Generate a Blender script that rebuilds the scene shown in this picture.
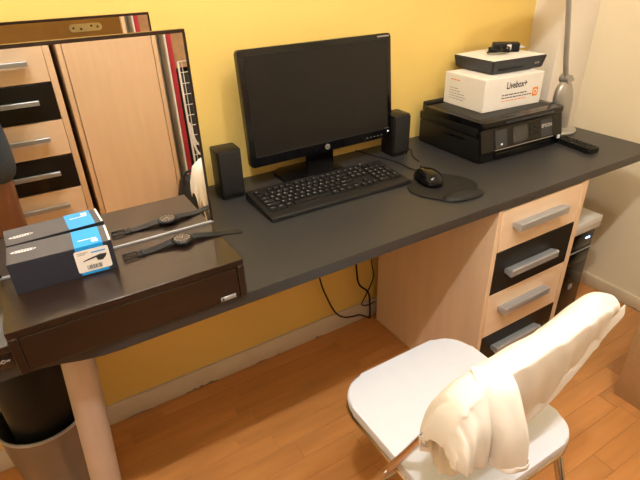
import bpy, bmesh, math, random
from mathutils import Vector, Matrix
R = math.radians
random.seed(7)
scene = bpy.context.scene
for o in list(bpy.data.objects):
    bpy.data.objects.remove(o, do_unlink=True)
COL = scene.collection

# ------------------------------------------------------------------ camera
cd = bpy.data.cameras.new('camera')
cam = bpy.data.objects.new('camera', cd)
COL.objects.link(cam)
cd.sensor_width = 36
cd.lens = 27.7036
cd.clip_start = 0.02
_r = Vector((0.853899, -0.519701, -0.027718))
_u = Vector((0.276888, 0.408557, 0.869721))
_f = Vector((0.440670, 0.750328, -0.492765))
cam.matrix_world = Matrix(((_r.x, _u.x, -_f.x, -1.766393), (_r.y, _u.y, -_f.y, -1.337905), (_r.z, _u.z, -_f.z, 1.313341), (0, 0, 0, 1)))
scene.camera = cam

# ------------------------------------------------------------------ world, exposure
w = bpy.data.worlds.new('world')
scene.world = w
w.use_nodes = True
w.node_tree.nodes['Background'].inputs[0].default_value = (0.9, 0.93, 1.0, 1)
w.node_tree.nodes['Background'].inputs[1].default_value = 0.05
vs = scene.view_settings
vs.view_transform = 'Standard'
vs.look = 'None'
vs.gamma = 1
vs.use_curve_mapping = False
vs.exposure = 0.15
LAMP_POWER = 26.0
LAMP_COLOR = (1.0, 0.955, 0.885)

# ------------------------------------------------------------------ materials
MATS = {}
def mat(name, col, rough=0.5, metal=0.0, var=0.0, vscale=(20, 20, 20), bump=0.0, bscale=200, spec=0.5, emit=None, estr=0, rnd=0.0, coat=0.0, sheen=0.0, col2=None, detail=4, trans=0.0):
    if name in MATS:
        return MATS[name]
    m = bpy.data.materials.new(name)
    m.use_nodes = True
    nt = m.node_tree
    b = nt.nodes['Principled BSDF']
    b.inputs['Base Color'].default_value = (*col, 1)
    b.inputs['Roughness'].default_value = rough
    b.inputs['Metallic'].default_value = metal
    b.inputs['Specular IOR Level'].default_value = spec
    b.inputs['Coat Weight'].default_value = coat
    b.inputs['Sheen Weight'].default_value = sheen
    if trans:
        b.inputs['Transmission Weight'].default_value = trans
    if emit:
        b.inputs['Emission Color'].default_value = (*emit, 1)
        b.inputs['Emission Strength'].default_value = estr
    tc = nt.nodes.new('ShaderNodeTexCoord')
    if var or rnd or col2:
        mp = nt.nodes.new('ShaderNodeMapping')
        mp.inputs['Scale'].default_value = vscale
        nt.links.new(tc.outputs['Object'], mp.inputs['Vector'])
        if rnd:
            oi = nt.nodes.new('ShaderNodeObjectInfo')
            cm = nt.nodes.new('ShaderNodeCombineXYZ')
            mm = nt.nodes.new('ShaderNodeMath'); mm.operation = 'MULTIPLY'; mm.inputs[1].default_value = 37.0
            nt.links.new(oi.outputs['Random'], mm.inputs[0])
            for i in range(3):
                nt.links.new(mm.outputs[0], cm.inputs[i])
            nt.links.new(cm.outputs[0], mp.inputs['Location'])
        n = nt.nodes.new('ShaderNodeTexNoise')
        n.inputs['Scale'].default_value = 1.0
        n.inputs['Detail'].default_value = detail
        nt.links.new(mp.outputs[0], n.inputs['Vector'])
        mx = nt.nodes.new('ShaderNodeMix'); mx.data_type = 'RGBA'
        c2 = col2 if col2 else tuple(c * (1 - var) for c in col)
        c1 = col if col2 else tuple(min(1, c * (1 + var)) for c in col)
        mx.inputs[6].default_value = (*c1, 1)
        mx.inputs[7].default_value = (*c2, 1)
        rp = nt.nodes.new('ShaderNodeMapRange')
        rp.inputs[1].default_value = 0.3; rp.inputs[2].default_value = 0.7
        nt.links.new(n.outputs[0], rp.inputs[0])
        nt.links.new(rp.outputs[0], mx.inputs[0])
        out = mx.outputs[2]
        if rnd:
            hs = nt.nodes.new('ShaderNodeHueSaturation')
            mr = nt.nodes.new('ShaderNodeMapRange')
            mr.inputs[3].default_value = 1 - rnd; mr.inputs[4].default_value = 1 + rnd
            nt.links.new(oi.outputs['Random'], mr.inputs[0])
            nt.links.new(mr.outputs[0], hs.inputs['Value'])
            nt.links.new(out, hs.inputs['Color'])
            out = hs.outputs[0]
        nt.links.new(out, b.inputs['Base Color'])
    if bump:
        n2 = nt.nodes.new('ShaderNodeTexNoise')
        n2.inputs['Scale'].default_value = bscale
        n2.inputs['Detail'].default_value = 3
        nt.links.new(tc.outputs['Object'], n2.inputs['Vector'])
        bp = nt.nodes.new('ShaderNodeBump')
        bp.inputs['Strength'].default_value = bump
        bp.inputs['Distance'].default_value = 0.002
        nt.links.new(n2.outputs[0], bp.inputs['Height'])
        nt.links.new(bp.outputs[0], b.inputs['Normal'])
    MATS[name] = m
    return m

YELLOW = mat('yellow_paint', (0.80, 0.575, 0.165), 0.75, var=0.03, vscale=(3, 3, 3), bump=0.15, bscale=90)
CREAM = mat('cream_paint', (0.83, 0.73, 0.53), 0.75, var=0.03, vscale=(3, 3, 3), bump=0.15, bscale=90)
PILLAR = mat('pillar_paint', (0.82, 0.75, 0.66), 0.75, var=0.02, vscale=(3, 3, 3), bump=0.15, bscale=90)
CEIL = mat('ceiling_paint', (0.85, 0.82, 0.76), 0.8, var=0.02)
SKIRT = mat('old_white_skirting', (0.72, 0.65, 0.57), 0.6, col2=(0.66, 0.58, 0.50), vscale=(9, 9, 9), bump=0.3, bscale=30, var=0.1)
CHIP = mat('bare_plaster_chip', (0.30, 0.24, 0.18), 0.9, var=0.3, vscale=(80, 80, 80))
PLANK = mat('laminate_oak', (0.53, 0.235, 0.072), 0.36, var=0.12, vscale=(4, 30, 10), rnd=0.09)
JOINT = mat('laminate_joint', (0.36, 0.155, 0.05), 0.6, var=0.1)
DESK = mat('charcoal_laminate', (0.029, 0.029, 0.031), 0.42, var=0.10, vscale=(300, 300, 300), bump=0.05, bscale=500)
BEECH = mat('beech_veneer', (0.74, 0.54, 0.37), 0.45, var=0.045, vscale=(28, 28, 3))
BEECH_H = mat('beech_veneer_front', (0.78, 0.60, 0.44), 0.45, var=0.045, vscale=(3, 28, 28))
BLACKFR = mat('black_drawer_front', (0.008, 0.0075, 0.0075), 0.38, spec=0.3, var=0.1, vscale=(3, 28, 28))
ALU = mat('brushed_aluminium', (0.42, 0.45, 0.50), 0.36, 0.55, var=0.06, vscale=(4, 200, 200))
CHROME = mat('chrome_tube', (0.62, 0.58, 0.54), 0.18, 1.0, var=0.02)
SILVER = mat('silver_paint', (0.40, 0.385, 0.365), 0.36, 0.6, var=0.03)
LEGM = mat('satin_grey_tube', (0.50, 0.44, 0.40), 0.42, 0.45, var=0.03)
WENGE = mat('wenge_wood', (0.015, 0.0072, 0.0045), 0.28, var=0.22, vscale=(4, 60, 60), coat=0.15)
MIRROR = mat('mirror_glass', (0.93, 0.93, 0.92), 0.0, 1.0)
BACKBRD = mat('brown_hardboard', (0.26, 0.14, 0.04), 0.6, var=0.08)
BLACKP = mat('black_plastic', (0.006, 0.006, 0.006), 0.42, var=0.05, bump=0.05, spec=0.3)
BLACKG = mat('black_gloss_plastic', (0.004, 0.004, 0.005), 0.14, var=0.05, spec=0.3)
SCREEN = mat('screen_off', (0.006, 0.006, 0.007), 0.28, var=0.02, spec=0.35)
CLOTHB = mat('speaker_cloth', (0.005, 0.005, 0.005), 0.85, var=0.2, vscale=(600, 600, 600))
KEYM = mat('key_plastic', (0.008, 0.008, 0.009), 0.5, var=0.05, spec=0.3)
WHITEP = mat('white_print', (0.80, 0.80, 0.78), 0.6, var=0.02)
GREYP = mat('grey_print', (0.28, 0.26, 0.24), 0.7, var=0.02)
DARKPR = mat('black_print', (0.02, 0.02, 0.02), 0.7, var=0.02)
ORANGE = mat('orange_print', (0.85, 0.25, 0.03), 0.6, var=0.02)
CARTW = mat('white_carton', (0.80, 0.78, 0.75), 0.6, var=0.02)
NAVY = mat('navy_plastic', (0.022, 0.026, 0.036), 0.38, var=0.05)
BOXNAVY = mat('navy_cardboard', (0.020, 0.022, 0.035), 0.45, var=0.05)
BOXTOP = mat('slate_cardboard', (0.070, 0.066, 0.070), 0.42, var=0.05)
CYAN = mat('cyan_print', (0.012, 0.30, 0.75), 0.5, var=0.02)
LABELM = mat('label_paper', (0.78, 0.72, 0.68), 0.6, var=0.02)
RUBBER = mat('black_rubber', (0.009, 0.0095, 0.010), 0.6, var=0.05, spec=0.3, bump=0.05)
WATCHF = mat('watch_dial', (0.05, 0.045, 0.04), 0.2, 0.3, var=0.1, vscale=(200, 200, 200), coat=0.3)
SEATM = mat('white_vinyl', (0.67, 0.71, 0.82), 0.45, var=0.015, bump=0.05, bscale=300)
SHIRT = mat('white_cotton', (0.78, 0.755, 0.715), 0.9, var=0.02, bump=0.9, bscale=24, sheen=0.1)
CARDB = mat('brown_cardboard', (0.46, 0.28, 0.13), 0.8, var=0.05, vscale=(3, 60, 60))
BINM = mat('grey_bin_metal', (0.22, 0.20, 0.19), 0.42, 0.6, var=0.05)
STICK = mat('off_white_plastic', (0.62, 0.60, 0.57), 0.5, var=0.02)
LEDB = mat('blue_led', (0.3, 0.5, 1.0), 0.4, emit=(0.35, 0.6, 1.0), estr=4, var=0.01)
LEDW = mat('white_led', (0.9, 0.9, 0.9), 0.4, emit=(0.9, 0.95, 1.0), estr=1.2, var=0.01)
RED = mat('red_fabric', (0.45, 0.03, 0.05), 0.8, var=0.1)
WIREW = mat('white_wire', (0.75, 0.75, 0.74), 0.4, var=0.02)
DARKCL = mat('dark_grey_fabric', (0.035, 0.036, 0.042), 0.85, var=0.15)
DENIM = mat('blue_denim', (0.036, 0.052, 0.080), 0.9, var=0.15, vscale=(150, 150, 150), bump=0.2)
SKIN = mat('skin', (0.19, 0.085, 0.05), 0.55, var=0.04)
TEEM = mat('grey_cotton', (0.25, 0.26, 0.28), 0.9, var=0.04)
HAIR = mat('dark_hair', (0.02, 0.013, 0.009), 0.6, var=0.2, vscale=(80, 80, 80))
BULB = mat('lit_bulb', (1, 1, 1), 0.4, emit=(1.0, 0.86, 0.66), estr=12, var=0.01)
EYEW = mat('eye_white', (0.8, 0.8, 0.78), 0.2, var=0.01)
BRASS = mat('brass_plate', (0.55, 0.50, 0.36), 0.4, 0.7, var=0.08, vscale=(60, 60, 60))

# ------------------------------------------------------------------ helpers
def link(o, parent=None):
    COL.objects.link(o)
    if parent is not None:
        o.parent = parent
    return o
def finish(me, smooth):
    if smooth:
        me.shade_smooth()
        if smooth is not True:
            me.set_sharp_from_angle(angle=R(smooth))
def obj(name, bm, m, parent=None, loc=(0, 0, 0), rot=(0, 0, 0), smooth=40, normals=True):
    if normals:
        bmesh.ops.recalc_face_normals(bm, faces=bm.faces)
    me = bpy.data.meshes.new(name)
    bm.to_mesh(me); bm.free()
    me.materials.append(m)
    finish(me, smooth)
    o = bpy.data.objects.new(name, me)
    o.location = loc; o.rotation_euler = rot
    return link(o, parent)
def inst(src, parent, loc, rot=(0, 0, 0), m=None):
    o = src.copy()
    o.location = loc; o.rotation_euler = rot
    link(o, parent)
    o.parent = parent
    return o
def thing(name, label, cat, loc=(0, 0, 0), rz=0, group=None):
    o = bpy.data.objects.new(name, None)
    o.empty_display_size = 0.05
    COL.objects.link(o)
    o.location = loc; o.rotation_euler = (0, 0, R(rz))
    return tag(o, label, cat, group)
def tag(o, label, cat, group=None):
    o['label'] = label; o['category'] = cat
    if group: o['group'] = group
    return o
def struct(o, label=None):
    o['kind'] = 'structure'
    if label: o['label'] = label
    return o
def B(): return bmesh.new()
def box(bm, x0, x1, y0, y1, z0, z1, bev=0.0, seg=2):
    vs_ = [bm.verts.new((x, y, z)) for x in (x0, x1) for y in (y0, y1) for z in (z0, z1)]
    f = [(0, 1, 3, 2), (4, 6, 7, 5), (0, 4, 5, 1), (2, 3, 7, 6), (0, 2, 6, 4), (1, 5, 7, 3)]
    fs = [bm.faces.new([vs_[i] for i in q]) for q in f]
    if bev:
        es = list({e for q in fs for e in q.edges})
        bmesh.ops.bevel(bm, geom=es, offset=bev, segments=seg, profile=0.5, affect='EDGES')
    return bm
def bx(*a, **k): return box(B(), *a, **k)
def lathe(bm, prof, n=32, cx=0, cy=0, sx=1, sy=1):
    rings = []
    for r, z in prof:
        if r <= 1e-6:
            rings.append([bm.verts.new((cx, cy, z))])
        else:
            rings.append([bm.verts.new((cx + sx * r * math.cos(2 * math.pi * i / n), cy + sy * r * math.sin(2 * math.pi * i / n), z)) for i in range(n)])
    for a, b in zip(rings, rings[1:]):
        for i in range(n):
            j = (i + 1) % n
            if len(a) == 1 and len(b) == 1: continue
            if len(a) == 1: bm.faces.new((a[0], b[i], b[j]))
            elif len(b) == 1: bm.faces.new((a[i], a[j], b[0]))
            else: bm.faces.new((a[i], a[j], b[j], b[i]))
    return bm
def spline(pts, n=8):
    pts = [Vector(p) for p in pts]
    out = []
    P = [pts[0] * 2 - pts[1]] + pts + [pts[-1] * 2 - pts[-2]]
    for k in range(1, len(P) - 2):
        for i in range(n):
            t = i / n
            a, b, c, d = P[k - 1], P[k], P[k + 1], P[k + 2]
            out.append(0.5 * ((2 * b) + (c - a) * t + (2 * a - 5 * b + 4 * c - d) * t * t + (3 * b - a - 3 * c + d) * t ** 3))
    out.append(pts[-1])
    return out
def tube(bm, pts, r, n=8, caps=True, flat=1.0):
    pts = [Vector(p) for p in pts]
    rs = r if isinstance(r, (list, tuple)) else [r] * len(pts)
    rings = []
    prev = None
    for i, p in enumerate(pts):
        t = (pts[min(i + 1, len(pts) - 1)] - pts[max(i - 1, 0)]).normalized()
        if prev is None:
            a = t.orthogonal().normalized() if abs(t.z) > 0.95 else t.cross(Vector((0, 0, 1))).normalized()
        else:
            a = (prev - t * prev.dot(t)).normalized()
        prev = a
        b = t.cross(a)
        rings.append([bm.verts.new(p + rs[i] * (math.cos(2 * math.pi * k / n) * a + flat * math.sin(2 * math.pi * k / n) * b)) for k in range(n)])
    for a, b in zip(rings, rings[1:]):
        for k in range(n):
            bm.faces.new((a[k], a[(k + 1) % n], b[(k + 1) % n], b[k]))
    if caps:
        bm.faces.new(rings[0][::-1]); bm.faces.new(rings[-1])
    return bm
def prism(bm, outline, z0, z1, bev=0.0, seg=2):
    lo = [bm.verts.new((x, y, z0)) for x, y in outline]
    hi = [bm.verts.new((x, y, z1)) for x, y in outline]
    n = len(lo)
    f1 = bm.faces.new(lo[::-1]); f2 = bm.faces.new(hi)
    for i in range(n):
        bm.faces.new((lo[i], lo[(i + 1) % n], hi[(i + 1) % n], hi[i]))
    if bev:
        bmesh.ops.bevel(bm, geom=list(set(f1.edges) | set(f2.edges)), offset=bev, segments=seg, profile=0.5, affect='EDGES')
    return bm
def rrect(x0, x1, y0, y1, r, n=6):
    pts = []
    rr = r if isinstance(r, (list, tuple)) else [r] * 4
    for (cx, cy, a0), q in zip(((x1, y1, 0), (x0, y1, 90), (x0, y0, 180), (x1, y0, 270)), rr):
        ox = cx - q if cx == x1 else cx + q
        oy = cy - q if cy == y1 else cy + q
        for i in range(n + 1):
            a = R(a0 + 90 * i / n)
            pts.append((ox + q * math.cos(a), oy + q * math.sin(a)))
    return pts
def xform(bm, M, verts=None):
    bmesh.ops.transform(bm, matrix=M, verts=verts or bm.verts)
    return bm
STAND = Matrix.Rotation(R(90), 4, 'X')           # (x,y,z)->(x,-z,y): upright, facing -y
def text(name, s, size, m, parent, loc, rot, ext=0.0002, shear=0.0, align='CENTER', sx=1.0, off=0.0):
    cu = bpy.data.curves.new(name, 'FONT')
    cu.body = s; cu.size = size; cu.extrude = ext; cu.align_x = align; cu.align_y = 'CENTER'; cu.shear = shear
    cu.resolution_u = 3; cu.offset = off
    t = bpy.data.objects.new(name, cu)
    COL.objects.link(t)
    dg = bpy.context.evaluated_depsgraph_get()
    me = bpy.data.meshes.new_from_object(t.evaluated_get(dg))
    bpy.data.objects.remove(t, do_unlink=True)
    bpy.data.curves.remove(cu)
    me.materials.clear(); me.materials.append(m)
    o = bpy.data.objects.new(name, me)
    o.location = loc; o.rotation_euler = rot; o.scale = (sx, 1, 1)
    return link(o, parent)

# ------------------------------------------------------------------ the room
XL, XR, YF, YB, H = -2.95, 0.21, -2.42, 0.0, 2.5
T = 0.10
struct(obj('wall_back', bx(XL - T, 0.0, YB, YB + T, 0, H), YELLOW), 'yellow painted wall behind the desk')
struct(obj('wall_right', bx(XR, XR + T, YF - T, YB + T, 0, H), CREAM), 'cream painted wall at the end of the desk')
struct(obj('wall_left', bx(XL - T, XL, YF - T, YB, 0, H), CREAM), 'cream wall to the left, outside the view')
struct(obj('wall_front', bx(XL, XR, YF - T, YF, 0, H), CREAM), 'cream wall behind the photographer')
struct(obj('wall_pillar', bx(0.0, XR, -0.125, YB + T, 0, H, bev=0.002), PILLAR), 'pale pillar in the corner between yellow and cream walls')
struct(obj('ceiling', bx(XL - T, XR + T, YF - T, YB + T, H, H + T), CEIL), 'white ceiling')
fl = struct(obj('floor', bx(XL - T, XR + T, YF - T, YB + T, -0.10, -0.0012), JOINT), 'orange brown laminate floor')
# laminate blocks, each its own piece
PW = 0.0655
LENS = (0.28, 0.36, 0.44, 0.52, 0.60)
pl_src = {}
for L_ in LENS:
    bm = bx(0, L_ - 0.0006, 0, PW - 0.0006, -0.010, 0.0, bev=0.0006, seg=1)
    me = bpy.data.meshes.new('floor_block')
    bm.to_mesh(me); bm.free(); me.materials.append(PLANK)
    pl_src[L_] = me
y = YB - PW
row = 0
while y > YF - PW:
    x = XL - random.random() * 0.3
    while x < XR:
        L_ = random.choice(LENS[1:])
        o = bpy.data.objects.new('floor_block', pl_src[L_])
        o.location = (x, y, 0); link(o, fl)
        x += L_
    y -= PW
    row += 1

def skirting(name, length, chips, label, m=SKIRT):
    o = obj(name, box(B(), 0, length, -0.012, 0, 0, 0.078, bev=0.002), m)
    struct(o, label)
    for cx, cw in chips:
        bm = B()
        n = 9
        pts = [(cx + cw * (i / (n - 1) - 0.5), 0.0) for i in range(n)] + [(cx + cw * (0.5 - i / (n - 1)), (0.002 + 0.009 * random.random()) * math.sin(math.pi * (i + 0.5) / n)) for i in range(n)]
        prism(bm, pts, 0.0118, 0.0126)
        xform(bm, STAND)
        obj('paint_chip', bm, CHIP, o)
    return o
sk = skirting('baseboard_back', -XL + 0.0, [(1.23, 0.09), (1.44, 0.10), (1.49, 0.05), (1.69, 0.05), (1.76, 0.02), (1.94, 0.04), (1.13, 0.03)], 'chipped white baseboard below the yellow wall')
sk.location = (XL, 0, 0)
sk2 = skirting('baseboard_right', -YF - 0.125, [(0.45, 0.12), (0.62, 0.08), (0.75, 0.05)], 'worn pale baseboard below the cream wall', mat('cream_skirting', (0.70, 0.58, 0.40), 0.7, var=0.08, vscale=(9, 9, 9)))
sk2.location = (XR, -0.125, 0); sk2.rotation_euler = (0, 0, R(-90))
sk2.scale = (1, 1, 0.72)

# ------------------------------------------------------------------ ceiling lamp (out of frame, lights the room)
lampbar = thing('ceiling_spotlight_bar', 'white ceiling bar with two spotlights above the chair', 'ceiling light', (-1.40, -1.27, H))
obj('mounting_bar', bx(-0.55, 0.55, -0.02, 0.02, -0.03, 0, bev=0.005), WIREW, lampbar)
for dx in (-0.42, 0.42):
    bm = lathe(B(), [(0.0, -0.03), (0.012, -0.03), (0.012, -0.045), (0.03, -0.05), (0.042, -0.075), (0.040, -0.075), (0.028, -0.052), (0.0, -0.05)], 20, dx, 0)
    sh = obj('spot_shade', bm, WIREW, lampbar)
    bm = lathe(B(), [(0.0, -0.056), (0.02, -0.058), (0.026, -0.068), (0.02, -0.078), (0.0, -0.082)], 16, dx, 0)
    obj('bulb', bm, BULB, sh)
    ld = bpy.data.lights.new('spot_bulb_light', 'POINT')
    ld.energy = LAMP_POWER * (2.15 if dx < 0 else 1.15)
    ld.color = LAMP_COLOR
    ld.shadow_soft_size = 0.03
    lo = bpy.data.objects.new('spot_bulb_light', ld)
    lo.location = (dx, 0, -0.115)
    link(lo, lampbar)

# ------------------------------------------------------------------ desk
DZ = 0.74
desk = thing('desk', 'long charcoal laminate desk with rounded left end on a grey tube leg', 'desk', (-1.0, -0.28, 0))
out = [(0.0, 0.0), (-2.20, 0.0)]
out += [(-2.20, -0.44), (-2.19, -0.49), (-2.16, -0.525), (-2.10, -0.536), (-1.90, -0.536), (-1.865, -0.538), (-1.83, -0.546), (-1.80, -0.556), (-1.765, -0.5635), (-1.73, -0.5653), (0.0, -0.5653)]
bm = prism(B(), [(x + 1.0, y_ + 0.28 - 0.0005) for x, y_ in out][::-1], DZ - 0.027, DZ, bev=0.0012, seg=1)
obj('desktop', bm, DESK, desk, smooth=20)
bm = tube(B(), [(-0.806, -0.19, DZ - 0.027), (-0.8625, -0.19, 0.0)], 0.0305, 28)
lg = obj('leg', bm, LEGM, desk)
bm = lathe(B(), [(0, DZ - 0.027), (0.05, DZ - 0.027), (0.05, DZ - 0.033), (0.0, DZ - 0.033)], 28, -0.806, -0.19)
obj('mounting_plate', bm, LEGM, lg)

# pedestal with four drawers
PX0, PX1, PY0, PY1 = -0.747, -0.352, -0.5635, -0.045
PH = DZ - 0.0275
ped = thing('drawer_pedestal', 'beech pedestal with alternating beech and black drawers under the desk', 'drawer unit', (PX0, PY0, 0))
PWD = PX1 - PX0; PD = PY1 - PY0
obj('side_panel', bx(0, 0.017, 0, PD, 0, PH, bev=0.001, seg=1), BEECH, ped)
obj('side_panel', bx(PWD - 0.022, PWD, 0, PD, 0, PH, bev=0.001, seg=1), BEECH, ped)
obj('back_panel', bx(0.017, PWD - 0.022, PD - 0.008, PD, 0, PH), BEECH, ped)
obj('top_panel', bx(0.017, PWD - 0.022, 0.02, PD - 0.008, PH - 0.016, PH), BEECH, ped)
obj('plinth', bx(0.017, PWD - 0.022, 0.012, 0.03, 0, 0.095), BEECH_H, ped)
def handle(parent, xc, zc, ln=0.212):
    bm = B()
    # flat aluminium bar with a slanted front and a back flange
    prof = [(0.0, 0.007), (-0.022, 0.013), (-0.0265, 0.0125), (-0.0285, 0.010), (-0.0285, -0.009), (-0.0265, -0.011), (-0.022, -0.011), (0.0, -0.006)]
    a = [bm.verts.new((xc - ln / 2, p, zc + q)) for p, q in prof]
    b = [bm.verts.new((xc + ln / 2, p, zc + q)) for p, q in prof]
    n = len(prof)
    bm.faces.new(a); bm.faces.new(b[::-1])
    for i in range(n):
        bm.faces.new((a[i], a[(i + 1) % n], b[(i + 1) % n], b[i]))
    obj('handle', bm, ALU, parent, smooth=30)
for (z0, z1, zh), m in zip(((0.5745, 0.7085, 0.652), (0.4245, 0.5725, 0.5), (0.2595, 0.4225, 0.360), (0.0985, 0.2575, 0.203)), (BEECH_H, BLACKFR, BEECH_H, BLACKFR)):
    d = obj('drawer', bx(0.0185, PWD - 0.0235, 0.0005, 0.018, z0, z1, bev=0.0012, seg=1), m, ped)
    handle(d, 0.172, zh)

# ------------------------------------------------------------------ tower and box beside the pedestal
tw = thing('computer_tower', 'black computer tower with blue light on the floor beside the pedestal', 'computer', (-0.265, -0.49, 0))
obj('case', bx(0, 0.170, 0.012, 0.41, 0.008, 0.443, bev=0.004), BLACKP, tw)
obj('front_panel', bx(0, 0.170, 0.0, 0.012, 0.008, 0.443, bev=0.005), BLACKG, tw)
obj('drive_bay', bx(0.012, 0.158, -0.0015, 0.004, 0.375, 0.425, bev=0.001), BLACKG, tw)
obj('drive_bay', bx(0.012, 0.158, -0.0015, 0.004, 0.305, 0.350, bev=0.001), BLACKG, tw)
obj('silver_strip', bx(0.004, 0.166, -0.002, 0.004, 0.3575, 0.3625, bev=0.0008), ALU, tw)
obj('status_light', bx(0.118, 0.142, -0.003, 0.002, 0.405, 0.412, bev=0.001), LEDB, tw)
bm = lathe(B(), [(0.0, 0.003), (0.010, 0.003), (0.013, 0.0015), (0.013, -0.004)], 24)
obj('power_button', xform(bm, STAND), ALU, tw, loc=(0.10, 0.0, 0.2))
for fx in (0.02, 0.15):
    for fy in (0.04, 0.36):
        obj('foot', bx(fx - 0.012, fx + 0.012, fy - 0.012, fy + 0.012, 0, 0.0085), RUBBER, tw)
bo = thing('external_drive_box', 'flat off-white plastic box lying on the computer tower', 'box', (-0.28, -0.50, 0.4432))
obj('shell', bx(0, 0.195, 0, 0.26, 0, 0.045, bev=0.004), STICK, bo)
obj('seam', bx(-0.0004, 0.1954, -0.0004, 0.2604, 0.0215, 0.0225), GREYP, bo)

# cardboard box at the right
cb = thing('cardboard_box', 'large plain brown cardboard box standing on the floor behind the chair', 'box', (-0.313, -1.32, 0))
obj('box_body', bx(0, 0.48, 0, 0.512, 0, 0.47, bev=0.003), CARDB, cb)
for a, b_ in (((0.001, 0.2395), (0.001, 0.511)), ((0.2405, 0.479), (0.001, 0.511))):
    obj('top_flap', bx(a[0], a[1], b_[0], b_[1], 0.470, 0.474), CARDB, cb)

# ------------------------------------------------------------------ dressing box with two mirrors
VX0, VX1, VY0, VY1, VZ = -1.889, -1.4885, -0.5735, -0.085, 0.825
dv = thing('dressing_box', 'dark brown tabletop dressing box with upright mirrors', 'dressing box', (VX0, VY0, DZ))
VW = VX1 - VX0; VD = VY1 - VY0; VH = VZ - DZ
obj('body', bx(0.001, VW - 0.001, 0.004, VD, 0, VH - 0.014, bev=0.001, seg=1), WENGE, dv)
obj('lid_board', bx(0, VW, 0, VD, VH - 0.014, VH, bev=0.001, seg=1), WENGE, dv)
obj('front_stile', bx(VW - 0.013, VW, 0.0, 0.012, 0, VH - 0.0145, bev=0.0008, seg=1), WENGE, dv)
obj('front_stile', bx(0, 0.013, 0.0, 0.012, 0, VH - 0.0145, bev=0.0008, seg=1), WENGE, dv)
dr = obj('drawer_front', bx(0.0145, VW - 0.0145, 0.0015, 0.012, 0.001, VH - 0.016, bev=0.0012, seg=1), WENGE, dv)
pq = obj('name_plaque', bx(VW - 0.054, VW - 0.023, -0.0005, 0.002, 0.005, 0.0135, bev=0.0006, seg=1), ALU, dr)
bm = lathe(B(), [(0, 0.0009), (0.0022, 0.0009), (0.0022, 0)], 14); xform(bm, STAND)
obj('plaque_dot', bm, DARKPR, pq, loc=(VW - 0.0495, -0.0005, 0.0093))
obj('plaque_lettering', bx(VW - 0.044, VW - 0.027, -0.0009, 0.0, 0.0083, 0.0103), GREYP, pq)
def mirror_panel(label, y0, x0, x1, z0, z1, th, fr):
    dvm = thing('mirror', label, 'mirror', (x0, y0, z0), 0, 'upright mirrors on the dressing box')
    W_ = x1 - x0; H_ = z1 - z0
    obj('back_board', bx(0, W_, 0.0012, th, 0, H_), BACKBRD, dvm)
    obj('top_frame', bx(0, W_, -0.0015, 0.004, H_ - fr, H_ + 0.0005), WENGE, dvm)
    obj('side_frame', bx(W_ - fr * 0.8, W_ + 0.0005, -0.0015, 0.004, 0, H_ - fr), WENGE, dvm)
    obj('side_frame', bx(-0.0005, fr * 0.8, -0.0015, 0.004, 0, H_ - fr), WENGE, dvm)
    obj('bottom_strip', bx(0.0, W_, -0.0025, 0.001, 0.0, 0.0032), ALU, dvm)
    bm = B()
    v = [bm.verts.new(q) for q in ((0.002, 0, 0.001), (W_ - 0.002, 0, 0.001), (W_ - 0.002, 0, H_ - 0.002), (0.002, 0, H_ - 0.002))]
    bm.faces.new(v)
    obj('mirror_glass', bm, MIRROR, dvm, normals=False, smooth=False)
    return dvm
mp1 = mirror_panel('front mirror on the dressing box, reflecting drawers, wardrobe and wristwatch', -0.393, VX0, VX1 + 0.008, VZ, 1.214, 0.016, 0.0055)
# steel hanger plate on the back of the front mirror
bm = prism(B(), rrect(-0.040, 0.040, -0.0095, 0.0095, 0.0093, 8), 0, 0.0025); xform(bm, Matrix.Rotation(R(-90), 4, 'X'))
hp_ = obj('hanger_plate', bm, BRASS, mp1, loc=(-1.569 - VX0, 0.016, 1.180 - VZ))
for hx, hz in ((-0.030, 0.0), (-0.012, -0.003), (0.014, 0.003), (0.029, 0.0)):
    bm = lathe(B(), [(0, 0.0031), (0.0028, 0.0031), (0.003, 0.0)], 12); xform(bm, Matrix.Rotation(R(-90), 4, 'X'))
    obj('screw', bm, WENGE, hp_, loc=(hx, 0, hz))
mp2 = mirror_panel('rear mirror behind the front one, showing a brown board and steel hanger plate', -0.105, VX0, VX1 + 0.020, VZ, 1.2245, 0.016, 0.0045)

# lower dark box at the far left
jb = thing('jewellery_box', 'low dark brown wooden box left of the dressing box', 'box', (-2.12, -0.545, DZ))
obj('body', bx(0, 0.226, 0.004, 0.30, 0, 0.030, bev=0.001), WENGE, jb)
obj('lid', bx(-0.001, 0.227, 0.0, 0.304, 0.030, 0.044, bev=0.002), WENGE, jb)
fr = obj('front_board', bx(0.004, 0.222, 0.0005, 0.006, 0.001, 0.029, bev=0.001), WENGE, jb)
bm = lathe(B(), [(0.0019, 0.0), (0.0034, 0.0), (0.0034, 0.002), (0.0019, 0.002), (0.0019, 0.0)], 16); xform(bm, STAND)
obj('ring_pull', bm, ALU, fr, loc=(0.211, 0.0005, 0.0165))
obj('plaque_bar', bx(0.200, 0.2072, -0.001, 0.001, 0.0145, 0.0175), ALU, fr)
obj('plaque_bar', bx(0.2148, 0.2205, -0.001, 0.001, 0.0145, 0.0175), ALU, fr)

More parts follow.
